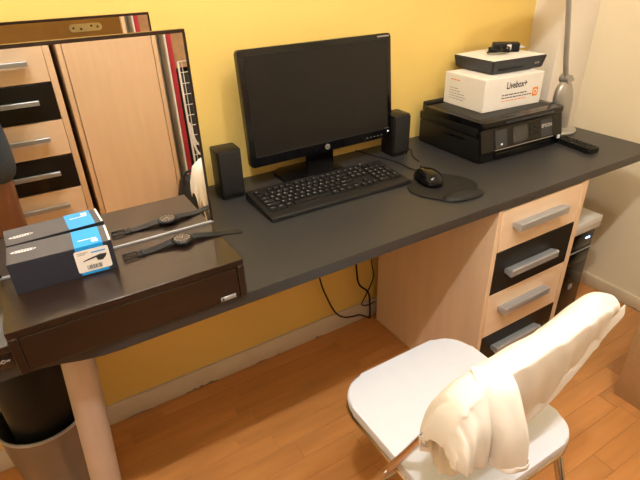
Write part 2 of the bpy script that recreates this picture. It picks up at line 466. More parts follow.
# glasses box
gx = thing('sunglasses_box', 'dark navy cardboard box with cyan band and product sticker', 'box', (-1.7788, -0.4335, VZ), -2.2)
GW, GD, GH = 0.168, 0.070, 0.060
obj('carton', bx(-GW / 2, GW / 2, -GD / 2, GD / 2, 0, GH - 0.0006, bev=0.0006, seg=1), BOXNAVY, gx)
lid = obj('top_face', bx(-GW / 2 + 0.0004, GW / 2 - 0.0004, -GD / 2 + 0.0004, GD / 2 - 0.0004, GH - 0.0006, GH), BOXTOP, gx)
obj('cyan_band', bx(0.022, 0.069, -GD / 2, GD / 2, GH - 0.0002, GH + 0.0003), CYAN, lid)
obj('cyan_band', bx(0.022, 0.069, -GD / 2 - 0.0004, -GD / 2 + 0.0002, 0.003, GH), CYAN, gx)
obj('white_edge', bx(GW / 2 - 0.0045, GW / 2 - 0.001, -GD / 2 + 0.002, GD / 2 - 0.002, GH - 0.0002, GH + 0.0004), WHITEP, lid)
stk = obj('sticker', xform(prism(B(), rrect(0.018, 0.0755, 0.0085, 0.0525, 0.004, 5), 0, 0.0004), STAND), LABELM, gx, loc=(0, -GD / 2 - 0.0003, 0))
for i in range(13):
    x = 0.034 + i * 0.002
    obj('barcode_bar', bx(x, x + random.choice((0.0007, 0.0012)), -0.0009, -0.0005, 0.0125, 0.021), DARKPR, stk)
# printed picture of sunglasses on the sticker
bm = B()
prism(bm, [(0.030, 0.030), (0.052, 0.0335), (0.054, 0.027), (0.062, 0.026), (0.068, 0.031), (0.071, 0.0375), (0.060, 0.0385), (0.048, 0.0362), (0.030, 0.0318)], 0.0007, 0.0009)
obj('sunglasses_print', xform(bm, STAND), DARKPR, stk)
obj('sticker_heading', bx(0.046, 0.070, -0.0009, -0.0005, 0.0440, 0.0462), CYAN, stk)
for zz, a, b_ in ((0.047, 0.023, 0.041), (0.0438, 0.023, 0.036)):
    obj('sticker_lettering', bx(a, b_, -0.0009, -0.0005, zz, zz + 0.001), GREYP, stk)
# oval swoosh logo with lettering on the lid
bm = B()
n = 28
o1 = [bm.verts.new((-0.057 + 0.0205 * math.cos(2 * math.pi * i / n), 0.006 + 0.0052 * math.sin(2 * math.pi * i / n), 0)) for i in range(n)]
o2 = [bm.verts.new((-0.057 + 0.0175 * math.cos(2 * math.pi * i / n) + 0.001, 0.006 + 0.0034 * math.sin(2 * math.pi * i / n) + 0.0006 * math.cos(2 * math.pi * i / n), 0)) for i in range(n)]
for i in range(n):
    bm.faces.new((o1[i], o1[(i + 1) % n], o2[(i + 1) % n], o2[i]))
obj('oval_logo', bm, WHITEP, lid, loc=(0, 0, GH + 0.0003), smooth=False)
for i in range(6):
    x = -0.069 + i * 0.0044
    obj('logo_lettering', bx(x, x + 0.0032, 0.0042, 0.0078, GH, GH + 0.0004), WHITEP, lid)
for k, (a, b_, c, d_) in enumerate(((0.030, 0.062, -0.012, -0.0095), (0.052, 0.063, -0.026, -0.016), (0.032, 0.060, 0.0262, 0.0275))):
    if k < 2:
        obj('band_lettering', bx(a, b_, c, d_, GH, GH + 0.0006), WHITEP, lid)

# wristwatch
wt = thing('wristwatch', 'black wristwatch with rubber strap lying before the mirror', 'watch', (-1.565, -0.446, VZ), 0)
cs = obj('case', lathe(B(), [(0, 0.001), (0.017, 0.001), (0.0205, 0.003), (0.0215, 0.006), (0.0215, 0.009), (0.0195, 0.0112), (0.0175, 0.0118), (0.0165, 0.0108), (0, 0.0108)], 40), BLACKP, wt)
obj('dial', lathe(B(), [(0, 0.0112), (0.0164, 0.0112), (0.0164, 0.0108)], 36), WATCHF, cs)
for i in range(12):
    a = 2 * math.pi * i / 12
    o = obj('hour_mark', bx(0.0125, 0.0155, -0.0005, 0.0005, 0.0112, 0.0115), SILVER, cs, rot=(0, 0, a))
obj('watch_hand', bx(-0.002, 0.009, -0.0006, 0.0006, 0.0115, 0.0119), SILVER, cs, rot=(0, 0, R(60)))
obj('watch_hand', bx(-0.002, 0.013, -0.0004, 0.0004, 0.0119, 0.0122), SILVER, cs, rot=(0, 0, R(150)))
for a in (-25, 0, 25):
    bm = tube(B(), [(0.0205 * math.sin(R(a)), -0.0205 * math.cos(R(a)), 0.0065), (0.0245 * math.sin(R(a)), -0.0245 * math.cos(R(a)), 0.0065)], 0.0022 if a else 0.003, 10)
    obj('crown', bm, BLACKP, cs)
def strap(nm, path, wd, th):
    bm = B()
    L_ = []
    for (px, py, pz), ww in zip(path, wd):
        L_.append([bm.verts.new((px, py + s * ww / 2, pz + t)) for s, t in ((-1, 0), (1, 0), (1, th), (-1, th))])
    for a, b in zip(L_, L_[1:]):
        for k in range(4):
            bm.faces.new((a[k], a[(k + 1) % 4], b[(k + 1) % 4], b[k]))
    bm.faces.new(L_[0][::-1]); bm.faces.new(L_[-1])
    return obj(nm, bm, RUBBER, wt, smooth=30)
s1 = strap('strap', [(-0.018, 0.0, 0.0055), (-0.028, 0.0, 0.006), (-0.045, -0.0005, 0.003), (-0.065, -0.001, 0.0008), (-0.092, -0.002, 0.0004)], [0.021, 0.021, 0.020, 0.019, 0.018], 0.0026)
s2 = strap('strap', [(0.018, 0.0, 0.0055), (0.030, -0.001, 0.006), (0.048, -0.004, 0.003), (0.066, -0.008, 0.0006), (0.090, -0.016, 0.0004), (0.114, -0.025, 0.0004), (0.119, -0.027, 0.0004)], [0.021, 0.021, 0.020, 0.019, 0.0175, 0.0165, 0.008], 0.0024)
for i in range(7):
    o = obj('strap_hole', lathe(B(), [(0, 0.0), (0.0011, 0.0), (0.0011, -0.0015)], 10), DARKPR, s2, loc=(0.070 + i * 0.006, -0.0095 - i * 0.0022, 0.0034))
bm = B()
for a, b in (((-0.090, -0.012), (-0.116, -0.0125)), ((-0.116, -0.0125), (-0.116, 0.0085)), ((-0.116, 0.0085), (-0.090, 0.008)), ((-0.090, -0.012), (-0.090, 0.008))):
    tube(bm, [(*a, 0.004), (*b, 0.004)], 0.0016, 8)
obj('buckle', bm, BLACKP, wt)
obj('buckle_pin', tube(B(), [(-0.090, -0.002, 0.005), (-0.118, -0.002, 0.0065)], 0.0010, 8), BLACKP, wt)
obj('strap_keeper', bx(-0.083, -0.077, -0.0125, 0.0085, 0.0, 0.0055, bev=0.0008), RUBBER, wt)

# ------------------------------------------------------------------ monitor
MC = (-1.012, -0.10, 0.965)
mo = thing('monitor', 'black widescreen computer monitor switched off on a gloss stand', 'monitor', (MC[0], MC[1], DZ), 0.8)
MW, MH, MT = 0.502, 0.313, 0.022
tilt = Matrix.Translation((0, 0, MC[2] - DZ)) @ Matrix.Rotation(R(-4.72), 4, 'X')
# local panel frame: x right, z up, front face at y=0 facing -y
def mon(bm): return xform(bm, tilt)
bm = prism(B(), rrect(-MW / 2, MW / 2, -MH / 2, MH / 2, 0.010, 6), -MT, 0.0, bev=0.002); xform(bm, STAND)
obj('bezel', mon(bm), BLACKG, mo)
bm = prism(B(), rrect(-MW / 2 + 0.03, MW / 2 - 0.03, -MH / 2 + 0.03, MH / 2 - 0.03, 0.02, 5), -0.045, -MT + 0.001, bev=0.012, seg=3); xform(bm, STAND)
obj('rear_housing', mon(bm), BLACKP, mo)
bm = prism(B(), rrect(-MW / 2 + 0.017, MW / 2 - 0.017, -MH / 2 + 0.028, MH / 2 - 0.017, 0.001, 2), 0.0, 0.0004); xform(bm, STAND)
obj('screen', mon(bm), SCREEN, mo)
rim = B()
for a, b in (((-MW / 2 + 0.017, -MH / 2 + 0.028), (MW / 2 - 0.017, -MH / 2 + 0.028)), ((MW / 2 - 0.017, -MH / 2 + 0.028), (MW / 2 - 0.017, MH / 2 - 0.017)), ((MW / 2 - 0.017, MH / 2 - 0.017), (-MW / 2 + 0.017, MH / 2 - 0.017)), ((-MW / 2 + 0.017, MH / 2 - 0.017), (-MW / 2 + 0.017, -MH / 2 + 0.028))):
    tube(rim, [(a[0], -0.0004, a[1]), (b[0], -0.0004, b[1])], 0.0012, 6)
obj('screen_rim', mon(rim), BLACKP, mo)
bm = lathe(B(), [(0, 0.0008), (0.0085, 0.0008), (0.0085, 0.0)], 28); xform(bm, STAND); xform(bm, Matrix.Translation((0.003, -0.0002, -MH / 2 + 0.0135)))
lgo = obj('maker_logo', mon(bm), SILVER, mo)
tx = text('logo_letters', 'hp', 0.0125, DARKPR, lgo, (0, 0, 0), (0, 0, 0), shear=0.3)
tx.matrix_local = tilt @ Matrix.Translation((0.0025, -0.0014, -MH / 2 + 0.0135)) @ STAND
for i in range(5):
    obj('control_button', mon(box(B(), 0.150 + i * 0.014, 0.156 + i * 0.014, -0.0006, 0.001, -MH / 2 + 0.010, -MH / 2 + 0.0116)), SILVER, mo)
bm = lathe(B(), [(0, 0.0008), (0.0022, 0.0008), (0.0022, 0.0)], 14); xform(bm, STAND); xform(bm, Matrix.Translation((0.236, -0.0002, -MH / 2 + 0.019)))
obj('power_light', mon(bm), LEDW, mo)
obj('model_lettering', mon(box(B(), 0.222, 0.239, -0.0006, 0.001, -MH / 2 + 0.0295, -MH / 2 + 0.0305)), GREYP, mo)
obj('corner_highlight', mon(box(B(), 0.200, 0.244, -0.0006, 0.001, MH / 2 - 0.0095, MH / 2 - 0.0055)), SILVER, mo)  # silver strip painting in the glossy reflection at the bezel's top right
# stand
bm = prism(B(), rrect(-0.150, 0.050, -0.052, 0.085, 0.03, 8), 0.0, 0.012, bev=0.004)
obj('stand_base', bm, BLACKG, mo)
bm = prism(B(), rrect(-0.053, 0.043, 0.012, 0.034, 0.010, 6), 0.012, 0.085, bev=0.001)
obj('stand_neck', bm, BLACKG, mo)
obj('neck_bracket', bx(-0.058, 0.048, 0.003, 0.060, 0.068, 0.11, bev=0.004), BLACKG, mo)

# speakers
def speaker(cx, cy, rz, w_, d_, h_, label):
    t = thing('desktop_speaker', label, 'speaker', (cx, cy, DZ), rz, 'pair of black desktop speakers')
    obj('cabinet', xform(prism(B(), rrect(-w_ / 2, w_ / 2, -d_ / 2 + 0.004, d_ / 2, 0.008, 4), 0.002, h_, bev=0.002), Matrix.Identity(4)), BLACKP, t)
    obj('grille', bx(-w_ / 2 + 0.003, w_ / 2 - 0.003, -d_ / 2 - 0.001, -d_ / 2 + 0.008, 0.012, h_ - 0.003, bev=0.003), CLOTHB, t)
    obj('foot_ring', prism(B(), rrect(-w_ / 2 + 0.002, w_ / 2 - 0.002, -d_ / 2 + 0.003, d_ / 2 - 0.002, 0.008, 4), 0, 0.004), RUBBER, t)
    return t
speaker(-1.327, -0.094, -2.4, 0.069, 0.072, 0.138, 'black desktop speaker between dressing box and monitor')
sp = speaker(-0.730, -0.092, -2.7, 0.066, 0.076, 0.136, 'black desktop speaker between monitor and printer')
for dx in (-0.006, 0.006):
    bm = lathe(B(), [(0, 0.0015), (0.0012, 0.0015), (0.0012, 0)], 10); xform(bm, STAND)
    obj('front_jack', bm, SILVER, sp, loc=(0.018 + dx, -0.0385, 0.007))
obj('speaker_lead', tube(B(), spline([(0.02, 0.03, 0.02), (0.045, 0.02, 0.012), (0.055, -0.02, 0.004), (0.038, -0.045, 0.0025), (0.02, -0.08, 0.0025), (0.012, -0.115, 0.0025)], 8), 0.0016, 8), RUBBER, sp)

# ------------------------------------------------------------------ keyboard
kb = thing('keyboard', 'full-size black keyboard with white legends in front of the monitor', 'keyboard', (-1.084, -0.243, DZ), -0.95)
KW, KD = 0.448, 0.170
prof = [(-KD / 2, 0.0), (KD / 2, 0.0), (KD / 2, 0.024), (KD / 2 - 0.012, 0.025), (-KD / 2 + 0.024, 0.0135), (-KD / 2 + 0.003, 0.0125), (-KD / 2, 0.011)]
bm = B()
a = [bm.verts.new((-KW / 2, p, q)) for p, q in prof]
b = [bm.verts.new((KW / 2, p, q)) for p, q in prof]
bm.faces.new(a); bm.faces.new(b[::-1])
for i in range(len(prof)):
    bm.faces.new((a[i], a[(i + 1) % len(prof)], b[(i + 1) % len(prof)], b[i]))
bmesh.ops.bevel(bm, geom=list(bm.edges), offset=0.0015, segments=1, affect='EDGES')
obj('base', bm, KEYM, kb)
U = 0.0190
KX0 = -KW / 2 + 0.012
def key_mesh(w_, d_):
    bm = B()
    h = 0.0075
    lo = [(-w_ / 2, -d_ / 2), (w_ / 2, -d_ / 2), (w_ / 2, d_ / 2), (-w_ / 2, d_ / 2)]
    vl = [bm.verts.new((x, y, 0)) for x, y in lo]
    vh = [bm.verts.new((x * (1 - 0.004 / w_ * 1.0), y * (1 - 0.004 / d_) + 0.0006, h)) for x, y in lo]
    bm.faces.new(vl[::-1]); bm.faces.new(vh)
    for i in range(4):
        bm.faces.new((vl[i], vl[(i + 1) % 4], vh[(i + 1) % 4], vh[i]))
    bmesh.ops.recalc_face_normals(bm, faces=bm.faces)
    me = bpy.data.meshes.new('key'); bm.to_mesh(me); bm.free(); me.materials.append(KEYM)
    return me
kc = {}
def slope_z(yy):
    t = (yy - (-KD / 2 + 0.022)) / (KD - 0.034)
    return 0.0135 + t * 0.0115
KTILT = math.atan(0.0125 / (KD - 0.034))
legend = []
def key(u, rowi, wu, txt, hu=1):
    w_ = wu * U - 0.0018; d_ = hu * U * 0.98 - 0.0018
    k = (round(wu, 2), hu)
    if k not in kc: kc[k] = key_mesh(w_, d_)
    o = bpy.data.objects.new('key', kc[k])
    yy = -KD / 2 + 0.040 + rowi * U * 0.98 + (0.004 if rowi == 5 else 0) - (hu - 1) * U * 0.49
    xx = KX0 + (u + wu / 2) * U
    o.location = (xx, yy, slope_z(yy) - 0.0012)
    o.rotation_euler = (KTILT, 0, 0)
    link(o, kb)
    if txt: legend.append((o, txt, w_, d_))
rows = {
    4: [(1, c) for c in '`1234567890-='] + [(2, 'Bk')],
    3: [(1.5, 'Tab')] + [(1, c) for c in 'QWERTYUIOP[]'] + [(1.5, '\\')],
    2: [(1.75, 'Caps')] + [(1, c) for c in "ASDFGHJKL;'"] + [(2.25, 'Enter')],
    1: [(2.25, 'Shift')] + [(1, c) for c in 'ZXCVBNM,./'] + [(2.75, 'Shift')],
    0: [(1.25, 'Ctrl'), (1.25, 'Win'), (1.25, 'Alt'), (6.25, ''), (1.25, 'Alt'), (1.25, 'Win'), (1.25, 'Fn'), (1.25, 'Ctrl')]}
for ri, ks in rows.items():
    u = 0
    for wu, tx_ in ks:
        key(u, ri, wu, tx_); u += wu
u = 0
for g in (['Esc'], ['F1', 'F2', 'F3', 'F4'], ['F5', 'F6', 'F7', 'F8'], ['F9', 'F10', 'F11', 'F12']):
    for k_ in g:
        key(u, 5, 1, k_); u += 1
    u += 1 if g == ['Esc'] else 0.5
for ri, ks in {5: ('Prt', 'Scr', 'Brk'), 4: ('Ins', 'Hm', 'PU'), 3: ('Del', 'End', 'PD')}.items():
    for i, k_ in enumerate(ks): key(15.2 + i, ri, 1, k_)
key(16.2, 1, 1, '^')
for i, k_ in enumerate('<v>'): key(15.2 + i, 0, 1, k_)
for ri, ks in {4: ('Nm', '/', '*', '-'), 3: ('7', '8', '9'), 2: ('4', '5', '6'), 1: ('1', '2', '3')}.items():
    for i, k_ in enumerate(ks): key(18.4 + i, ri, 1, k_)
key(18.4, 0, 2, '0'); key(20.4, 0, 1, '.'); key(21.4, 3, 1, '+', 2); key(21.4, 1, 1, 'Ent', 2)
for i in range(3):
    key(18.6 + i * 1.2, 5, 1, '')
# legends: one flat printed mesh per distinct character set, shared
LG = {}
for o, tx_, w_, d_ in legend:
    if tx_ not in LG:
        t = text('legend', tx_, 0.0062 if len(tx_) == 1 else 0.0042, WHITEP, o, (0, 0, 0), (0, 0, 0), ext=0.0)
        LG[tx_] = t.data
    else:
        t = bpy.data.objects.new('legend', LG[tx_]); link(t, o)
    t.location = (-0.001 if w_ < 0.03 else -w_ / 2 + 0.010, 0.0022, 0.0077)
for i in range(3):
    bm = lathe(B(), [(0, 0.0006), (0.0012, 0.0006), (0.0012, 0)], 10)
    obj('lock_light', bm, LEDW if i == 0 else GREYP, kb, loc=(0.155 + i * 0.012, KD / 2 - 0.007, 0.0252))

# mouse pad and mouse
mpd = thing('mouse_pad', 'rounded black mouse pad with raised wrist rest under the mouse', 'mouse pad', (-0.803, -0.400, DZ), -8)
pts = []
for i in range(48):
    a = 2 * math.pi * i / 48
    rr_ = 0.094 + 0.003 * math.cos(2 * a) + 0.005 * math.cos(4 * a + 0.4)
    pts.append((rr_ * 1.0 * math.cos(a), rr_ * 1.09 * math.sin(a)))
obj('pad_base', prism(B(), pts, 0, 0.004, bev=0.001), RUBBER, mpd)
bm = B()
lathe(bm, [(0.0, 0.0155), (0.4, 0.0145), (0.75, 0.0115), (0.93, 0.0075), (1.0, 0.003)], 40, 0, 0, 0.066, 0.028)
obj('wrist_rest', bm, RUBBER, mpd, loc=(0.012, -0.080, 0.001))
ms = thing('computer_mouse', 'black computer mouse with scroll wheel resting on the pad', 'mouse', (-0.812, -0.346, DZ + 0.004), -14)
ms.scale = (1.1, 1.1, 1.05)
bm = B()
rings = []
n = 28
for k in range(9):
    t = k / 8
    s = math.cos(t * math.pi / 2) ** 0.55 if t < 1 else 0.0
    z = 0.001 + 0.034 * math.sin(t * math.pi / 2)
    if t == 1:
        rings.append([bm.verts.new((0, -0.008, z))]); continue
    rg = []
    for i in range(n):
        a = 2 * math.pi * i / n
        x = 0.030 * s * math.copysign(abs(math.cos(a)) ** 0.8, math.cos(a)) * (1.0 - 0.10 * math.sin(a))
        yv = 0.054 * s * math.copysign(abs(math.sin(a)) ** 0.85, math.sin(a)) - 0.008 * (1 - s)
        zz = z * (1.0 - 0.22 * max(0, yv / 0.054))
        rg.append(bm.verts.new((x, yv, zz)))
    rings.append(rg)
for a, b in zip(rings, rings[1:]):
    for i in range(n):
        j = (i + 1) % n
        if len(b) == 1: bm.faces.new((a[i], a[j], b[0]))
        else: bm.faces.new((a[i], a[j], b[j], b[i]))
bm.faces.new(rings[0][::-1])
obj('shell', bm, BLACKG, ms, smooth=True)
obj('button_seam', bx(-0.0005, 0.0005, 0.016, 0.046, 0.020, 0.0285), DARKPR, ms)
wl = obj('scroll_wheel', tube(B(), [(-0.003, 0.028, 0.024), (0.003, 0.028, 0.024)], 0.0075, 18), RUBBER, ms)
obj('mouse_cable', tube(B(), spline([(0, 0.052, 0.010), (0.004, 0.075, 0.002), (-0.002, 0.105, -0.0015), (-0.012, 0.15, -0.0015), (-0.03, 0.19, -0.0015), (-0.06, 0.24, -0.0015), (-0.09, 0.30, -0.0015)], 8), 0.0017, 8), RUBBER, ms)

# ------------------------------------------------------------------ printer stack
pr = thing('printer', 'black multifunction inkjet printer under the white carton', 'printer', (-0.396, -0.195, DZ), -1.6)
W2, D2 = 0.189, 0.149
obj('lower_body', bx(-W2, W2, -D2 + 0.012, D2, 0.0, 0.080, bev=0.006), BLACKP, pr)
# front fascia: upright below, tilted control panel above
bm = B()
prof = [(-D2 + 0.016, 0.002), (-D2 + 0.002, 0.004), (-D2, 0.032), (-D2 - 0.002, 0.036), (-D2 + 0.014, 0.104), (-D2 + 0.03, 0.106), (-D2 + 0.03, 0.002)]
a = [bm.verts.new((-W2 + 0.001, p, q)) for p, q in prof]
b = [bm.verts.new((W2 - 0.001, p, q)) for p, q in prof]
bm.faces.new(a); bm.faces.new(b[::-1])
for i in range(len(prof)):
    bm.faces.new((a[i], a[(i + 1) % len(prof)], b[(i + 1) % len(prof)], b[i]))
obj('front_fascia', bm, BLACKG, pr, smooth=25)
obj('scanner_unit', bx(-W2 - 0.001, W2 + 0.001, -D2 + 0.026, D2, 0.080, 0.108, bev=0.004), BLACKP, pr)
ld_ = obj('scanner_lid', xform(prism(B(), rrect(-W2, W2, -D2 + 0.006, D2 - 0.012, 0.012, 5), 0.1085, 0.129, bev=0.004), Matrix.Identity(4)), BLACKG, pr)
obj('lid_inlay', xform(prism(B(), rrect(-W2 + 0.02, W2 - 0.02, -D2 + 0.045, D2 - 0.03, 0.01, 4), 0.1288, 0.1296), Matrix.Identity(4)), BLACKP, ld_)
obj('lid_lip', bx(-0.09, 0.13, -D2 + 0.003, -D2 + 0.012, 0.114, 0.121, bev=0.001), NAVY, ld_)
obj('paper_support', bx(-W2 + 0.02, W2 - 0.02, D2 - 0.012, D2 + 0.012, 0.09, 0.136, bev=0.003), BLACKP, pr)
tl = math.atan2(0.068, 0.016)
PM = Matrix.Translation((0, -D2 + 0.006 - 0.0003, 0.070)) @ Matrix.Rotation(tl, 4, 'X')
def onpanel(x0, x1, y0, y1, th, r=0.001):
    return xform(prism(B(), rrect(x0, x1, y0, y1, r, 3), 0.0, th), PM)
cp = obj('control_panel', onpanel(-0.132, 0.140, -0.033, 0.030, 0.0015, 0.003), BLACKP, pr)
obj('display', onpanel(-0.050, 0.016, -0.024, 0.024, 0.0025, 0.001), mat('grey_display', (0.035, 0.036, 0.038), 0.25, var=0.03), cp)
obj('button_block', onpanel(-0.128, -0.078, -0.029, 0.026, 0.0022, 0.002), NAVY, cp)
obj('button_block', onpanel(0.082, 0.134, -0.029, 0.026, 0.0022, 0.002), NAVY, cp)
for i in range(4):
    obj('panel_button', onpanel(0.030 + (i % 2) * 0.022, 0.046 + (i % 2) * 0.022, -0.014 + (i // 2) * 0.02, -0.004 + (i // 2) * 0.02, 0.0022), BLACKG, cp)
obj('status_light', onpanel(-0.106, -0.098, -0.022, -0.016, 0.0030), WHITEP, cp)
obj('panel_edge', onpanel(-0.132, 0.140, -0.0355, -0.0335, 0.003, 0.0005), SILVER, cp)
tx = text('maker_lettering', 'EPSON', 0.0165, STICK, cp, (0, 0, 0), (0, 0, 0))
tx.matrix_local = PM @ Matrix.Translation((0.108, 0.006, 0.0032))
obj('output_tray', bx(-0.125, 0.135, -D2 - 0.0035, -D2 + 0.01, 0.006, 0.026, bev=0.002), BLACKG, pr)
obj('white_sticker', bx(W2 - 0.020, W2 - 0.009, -D2 - 0.0032, -D2, 0.022, 0.034), WHITEP, pr)
obj('side_grip', bx(-W2 - 0.0012, -W2 + 0.002, -0.07, 0.03, 0.060, 0.068, bev=0.001), BLACKG, pr)

cz = DZ + 0.1297
ct = thing('router_carton', 'white router carton with printed name resting on the printer', 'box', (-0.368, -0.161, cz), -3.5)
CW, CD, CH = 0.261, 0.189, 0.102
obj('carton_body', bx(-CW / 2, CW / 2, -CD / 2, CD / 2, 0, CH, bev=0.0012, seg=1), CARTW, ct)
obj('lid_flap', bx(-CW / 2 + 0.001, CW / 2 - 0.001, -CD / 2 + 0.001, CD / 2 - 0.001, CH, CH + 0.0008), CARTW, ct)
FR = (R(90), 0, 0)
text('product_name', 'Livebox+', 0.030, DARKPR, ct, (0.010, -CD / 2 - 0.0002, 0.074), FR, sx=0.82, off=0.0006)
def wordline(nm, x0, x1, z, h, m, face='front'):
    bm = B()
    x = x0
    while x < x1:
        L_ = random.uniform(0.006, 0.018)
        e = min(x + L_, x1)
        if face == 'front': box(bm, x, e, -CD / 2 - 0.0004, -CD / 2, z, z + h)
        else: box(bm, -CW / 2 - 0.0004, -CW / 2, x, e, z, z + h)
        x = e + 0.003
    return obj(nm, bm, m, ct, smooth=False)
wordline('printed_line', -0.052, 0.060, 0.0440, 0.0032, DARKPR)
wordline('printed_line', -0.052, 0.082, 0.0345, 0.0032, DARKPR)
wordline('printed_line', -0.052, 0.060, 0.0255, 0.0026, ORANGE)
lg2 = obj('orange_badge', xform(prism(B(), rrect(-0.0125, 0.0125, -0.0145, 0.0145, 0.006, 5), 0, 0.0004), STAND), ORANGE, ct, loc=(0.100, -CD / 2, 0.041))
bm = B()
lathe(bm, [(0.0055, 0.0009), (0.0085, 0.0009), (0.0085, 0.0003), (0.0055, 0.0003), (0.0055, 0.0009)], 20)
obj('badge_ring', xform(bm, STAND), WHITEP, lg2)
wordline('side_heading', -0.068 + 0.09, 0.065, 0.082, 0.0035, ORANGE, 'side')
for i, L_ in enumerate((0.04, 0.05, 0.072, 0.078, 0.07)):
    wordline('side_text_line', 0.068 - L_, 0.068, 0.055 - i * 0.0085, 0.002, GREYP, 'side')

rz_ = cz + CH + 0.0009
ro = thing('router', 'navy router with white top lying on the white carton', 'router', (-0.312, -0.126, rz_), -3.6)
RW, RD, RH = 0.246, 0.190, 0.048
bm = B()
def slab(bm, x, y, z0, z1, x2, y2):
    lo = [bm.verts.new((sx * x, sy * y, z0)) for sx, sy in ((-1, -1), (1, -1), (1, 1), (-1, 1))]
    hi = [bm.verts.new((sx * x2, sy * y2, z1)) for sx, sy in ((-1, -1), (1, -1), (1, 1), (-1, 1))]
    bm.faces.new(lo[::-1]); bm.faces.new(hi)
    for i in range(4): bm.faces.new((lo[i], lo[(i + 1) % 4], hi[(i + 1) % 4], hi[i]))
    bmesh.ops.bevel(bm, geom=list(bm.edges), offset=0.003, segments=2, affect='EDGES')
slab(bm, RW / 2 - 0.008, RD / 2 - 0.008, 0.003, 0.044, RW / 2, RD / 2)
obj('casing', bm, NAVY, ro)
obj('base_foot', bx(-RW / 2 + 0.03, RW / 2 - 0.03, -RD / 2 + 0.025, RD / 2 - 0.025, 0, 0.006), RUBBER, ro)
# white arched top plate
bm = B()
nx = 16
gr = []
for i in range(nx + 1):
    t = i / nx
    x = -RW / 2 + 0.004 + t * (RW - 0.008)
    z = 0.0445 + 0.0035 * math.sin(math.pi * t) ** 1.5
    gr.append([bm.verts.new((x, yy, zz)) for yy, zz in ((-RD / 2 + 0.004, 0.0425), (-RD / 2 + 0.004, z), (RD / 2 - 0.004, z), (RD / 2 - 0.004, 0.0425))])
for a, b in zip(gr, gr[1:]):
    for k in range(4): bm.faces.new((a[k], a[(k + 1) % 4], b[(k + 1) % 4], b[k]))
bm.faces.new(gr[0][::-1]); bm.faces.new(gr[-1])
obj('white_top', bm, CARTW, ro, smooth=40)
for dx in (0.07, 0.082):
    obj('front_symbol', bx(dx, dx + 0.005, -RD / 2 - 0.001, -RD / 2 + 0.006, 0.019, 0.025), GREYP, ro)
obj('front_slot', bx(-0.09, 0.02, -RD / 2 + 0.0005, -RD / 2 + 0.008, 0.0125, 0.0155), RUBBER, ro)

ad = thing('power_adapter', 'black plug-in power adapter with coiled lead on the router', 'power adapter', (-0.270, -0.110, rz_ + 0.0483), -38)
obj('adapter_body', bx(-0.044, 0.044, -0.020, 0.020, 0.0, 0.029, bev=0.004), BLACKP, ad)
obj('adapter_label', bx(0.000, 0.015, -0.0204, -0.0195, 0.006, 0.024), LABELM, ad)
for dy in (-0.0095, 0.0095):
    obj('plug_pin', tube(B(), [(0.043, dy, 0.014), (0.062, dy, 0.014)], 0.0022, 8), ALU, ad)
coil = []
for i in range(56):
    a = i * 0.42
    coil.append((-0.036 + 0.034 * math.cos(a) * (1 + 0.12 * math.sin(3.1 * a)), -0.062 + 0.018 * math.sin(a + 0.3) + 0.006 * math.sin(0.37 * a), 0.006 + 0.0026 * (i / 10) + 0.003 * math.sin(a * 1.7)))
coil = [(-0.043, 0.0, 0.010), (-0.055, -0.020, 0.006)] + coil
obj('coiled_lead', tube(B(), spline(coil, 3), 0.0024, 7), RUBBER, ad)
obj('lead_tie', tube(B(), [(-0.030, -0.090, 0.014), (-0.022, -0.036, 0.020)], 0.0036, 8), RUBBER, ad)

# ------------------------------------------------------------------ desk lamp
lp = thing('desk_lamp', 'silver desk lamp with curved stem standing behind the printer', 'lamp', (-0.090, -0.258, DZ))
obj('base_plate', lathe(B(), [(0, 0.0), (0.062, 0.0), (0.064, 0.004), (0.060, 0.011), (0.03, 0.016), (0, 0.017)], 40, 0, 0, 1.0, 0.9), SILVER, lp)
bm = B()
rg = []
for z, cxx, rx, ry in ((0.010, 0.002, 0.030, 0.026), (0.04, -0.004, 0.034, 0.028), (0.08, -0.010, 0.041, 0.028), (0.12, -0.014, 0.045, 0.026), (0.145, -0.017, 0.042, 0.023), (0.165, -0.019, 0.034, 0.019), (0.180, -0.020, 0.020, 0.014)):
    rg.append([bm.verts.new((cxx + rx * math.cos(2 * math.pi * i / 24), ry * math.sin(2 * math.pi * i / 24), z)) for i in range(24)])
for a, b in zip(rg, rg[1:]):
    for i in range(24): bm.faces.new((a[i], a[(i + 1) % 24], b[(i + 1) % 24], b[i]))
bm.faces.new(rg[0][::-1]); bm.faces.new(rg[-1])
obj('upright_body', bm, SILVER, lp, smooth=60)
jt = obj('joint', tube(B(), [(-0.020, -0.018, 0.190), (-0.020, 0.018, 0.190)], 0.0145, 20), SILVER, lp)
obj('knob', tube(B(), [(-0.010, -0.004, 0.190), (0.012, -0.006, 0.183)], 0.006, 12), SILVER, jt)
stem = spline([(-0.021, 0, 0.190), (-0.043, 0, 0.258), (-0.068, 0, 0.354), (-0.094, 0.0, 0.444), (-0.112, 0.002, 0.50), (-0.130, 0.006, 0.545), (-0.155, 0.010, 0.57)], 8)
obj('stem', tube(B(), stem, 0.0085, 14), SILVER, lp)
hd = obj('lamp_head', xform(prism(B(), rrect(-0.20, 0.11, -0.036, 0.036, 0.03, 8), -0.016, 0.016, bev=0.008, seg=3), Matrix.Translation((-0.185, 0.014, 0.562)) @ Matrix.Rotation(R(-8), 4, 'Y')), SILVER, lp)
obj('power_lead', tube(B(), spline([(0.056, 0.02, 0.012), (0.072, 0.01, 0.004), (0.074, -0.01, 0.003), (0.066, 0.03, 0.003), (0.050, 0.07, 0.003), (0.03, 0.13, 0.003)], 8), 0.0022, 8), RUBBER, lp)

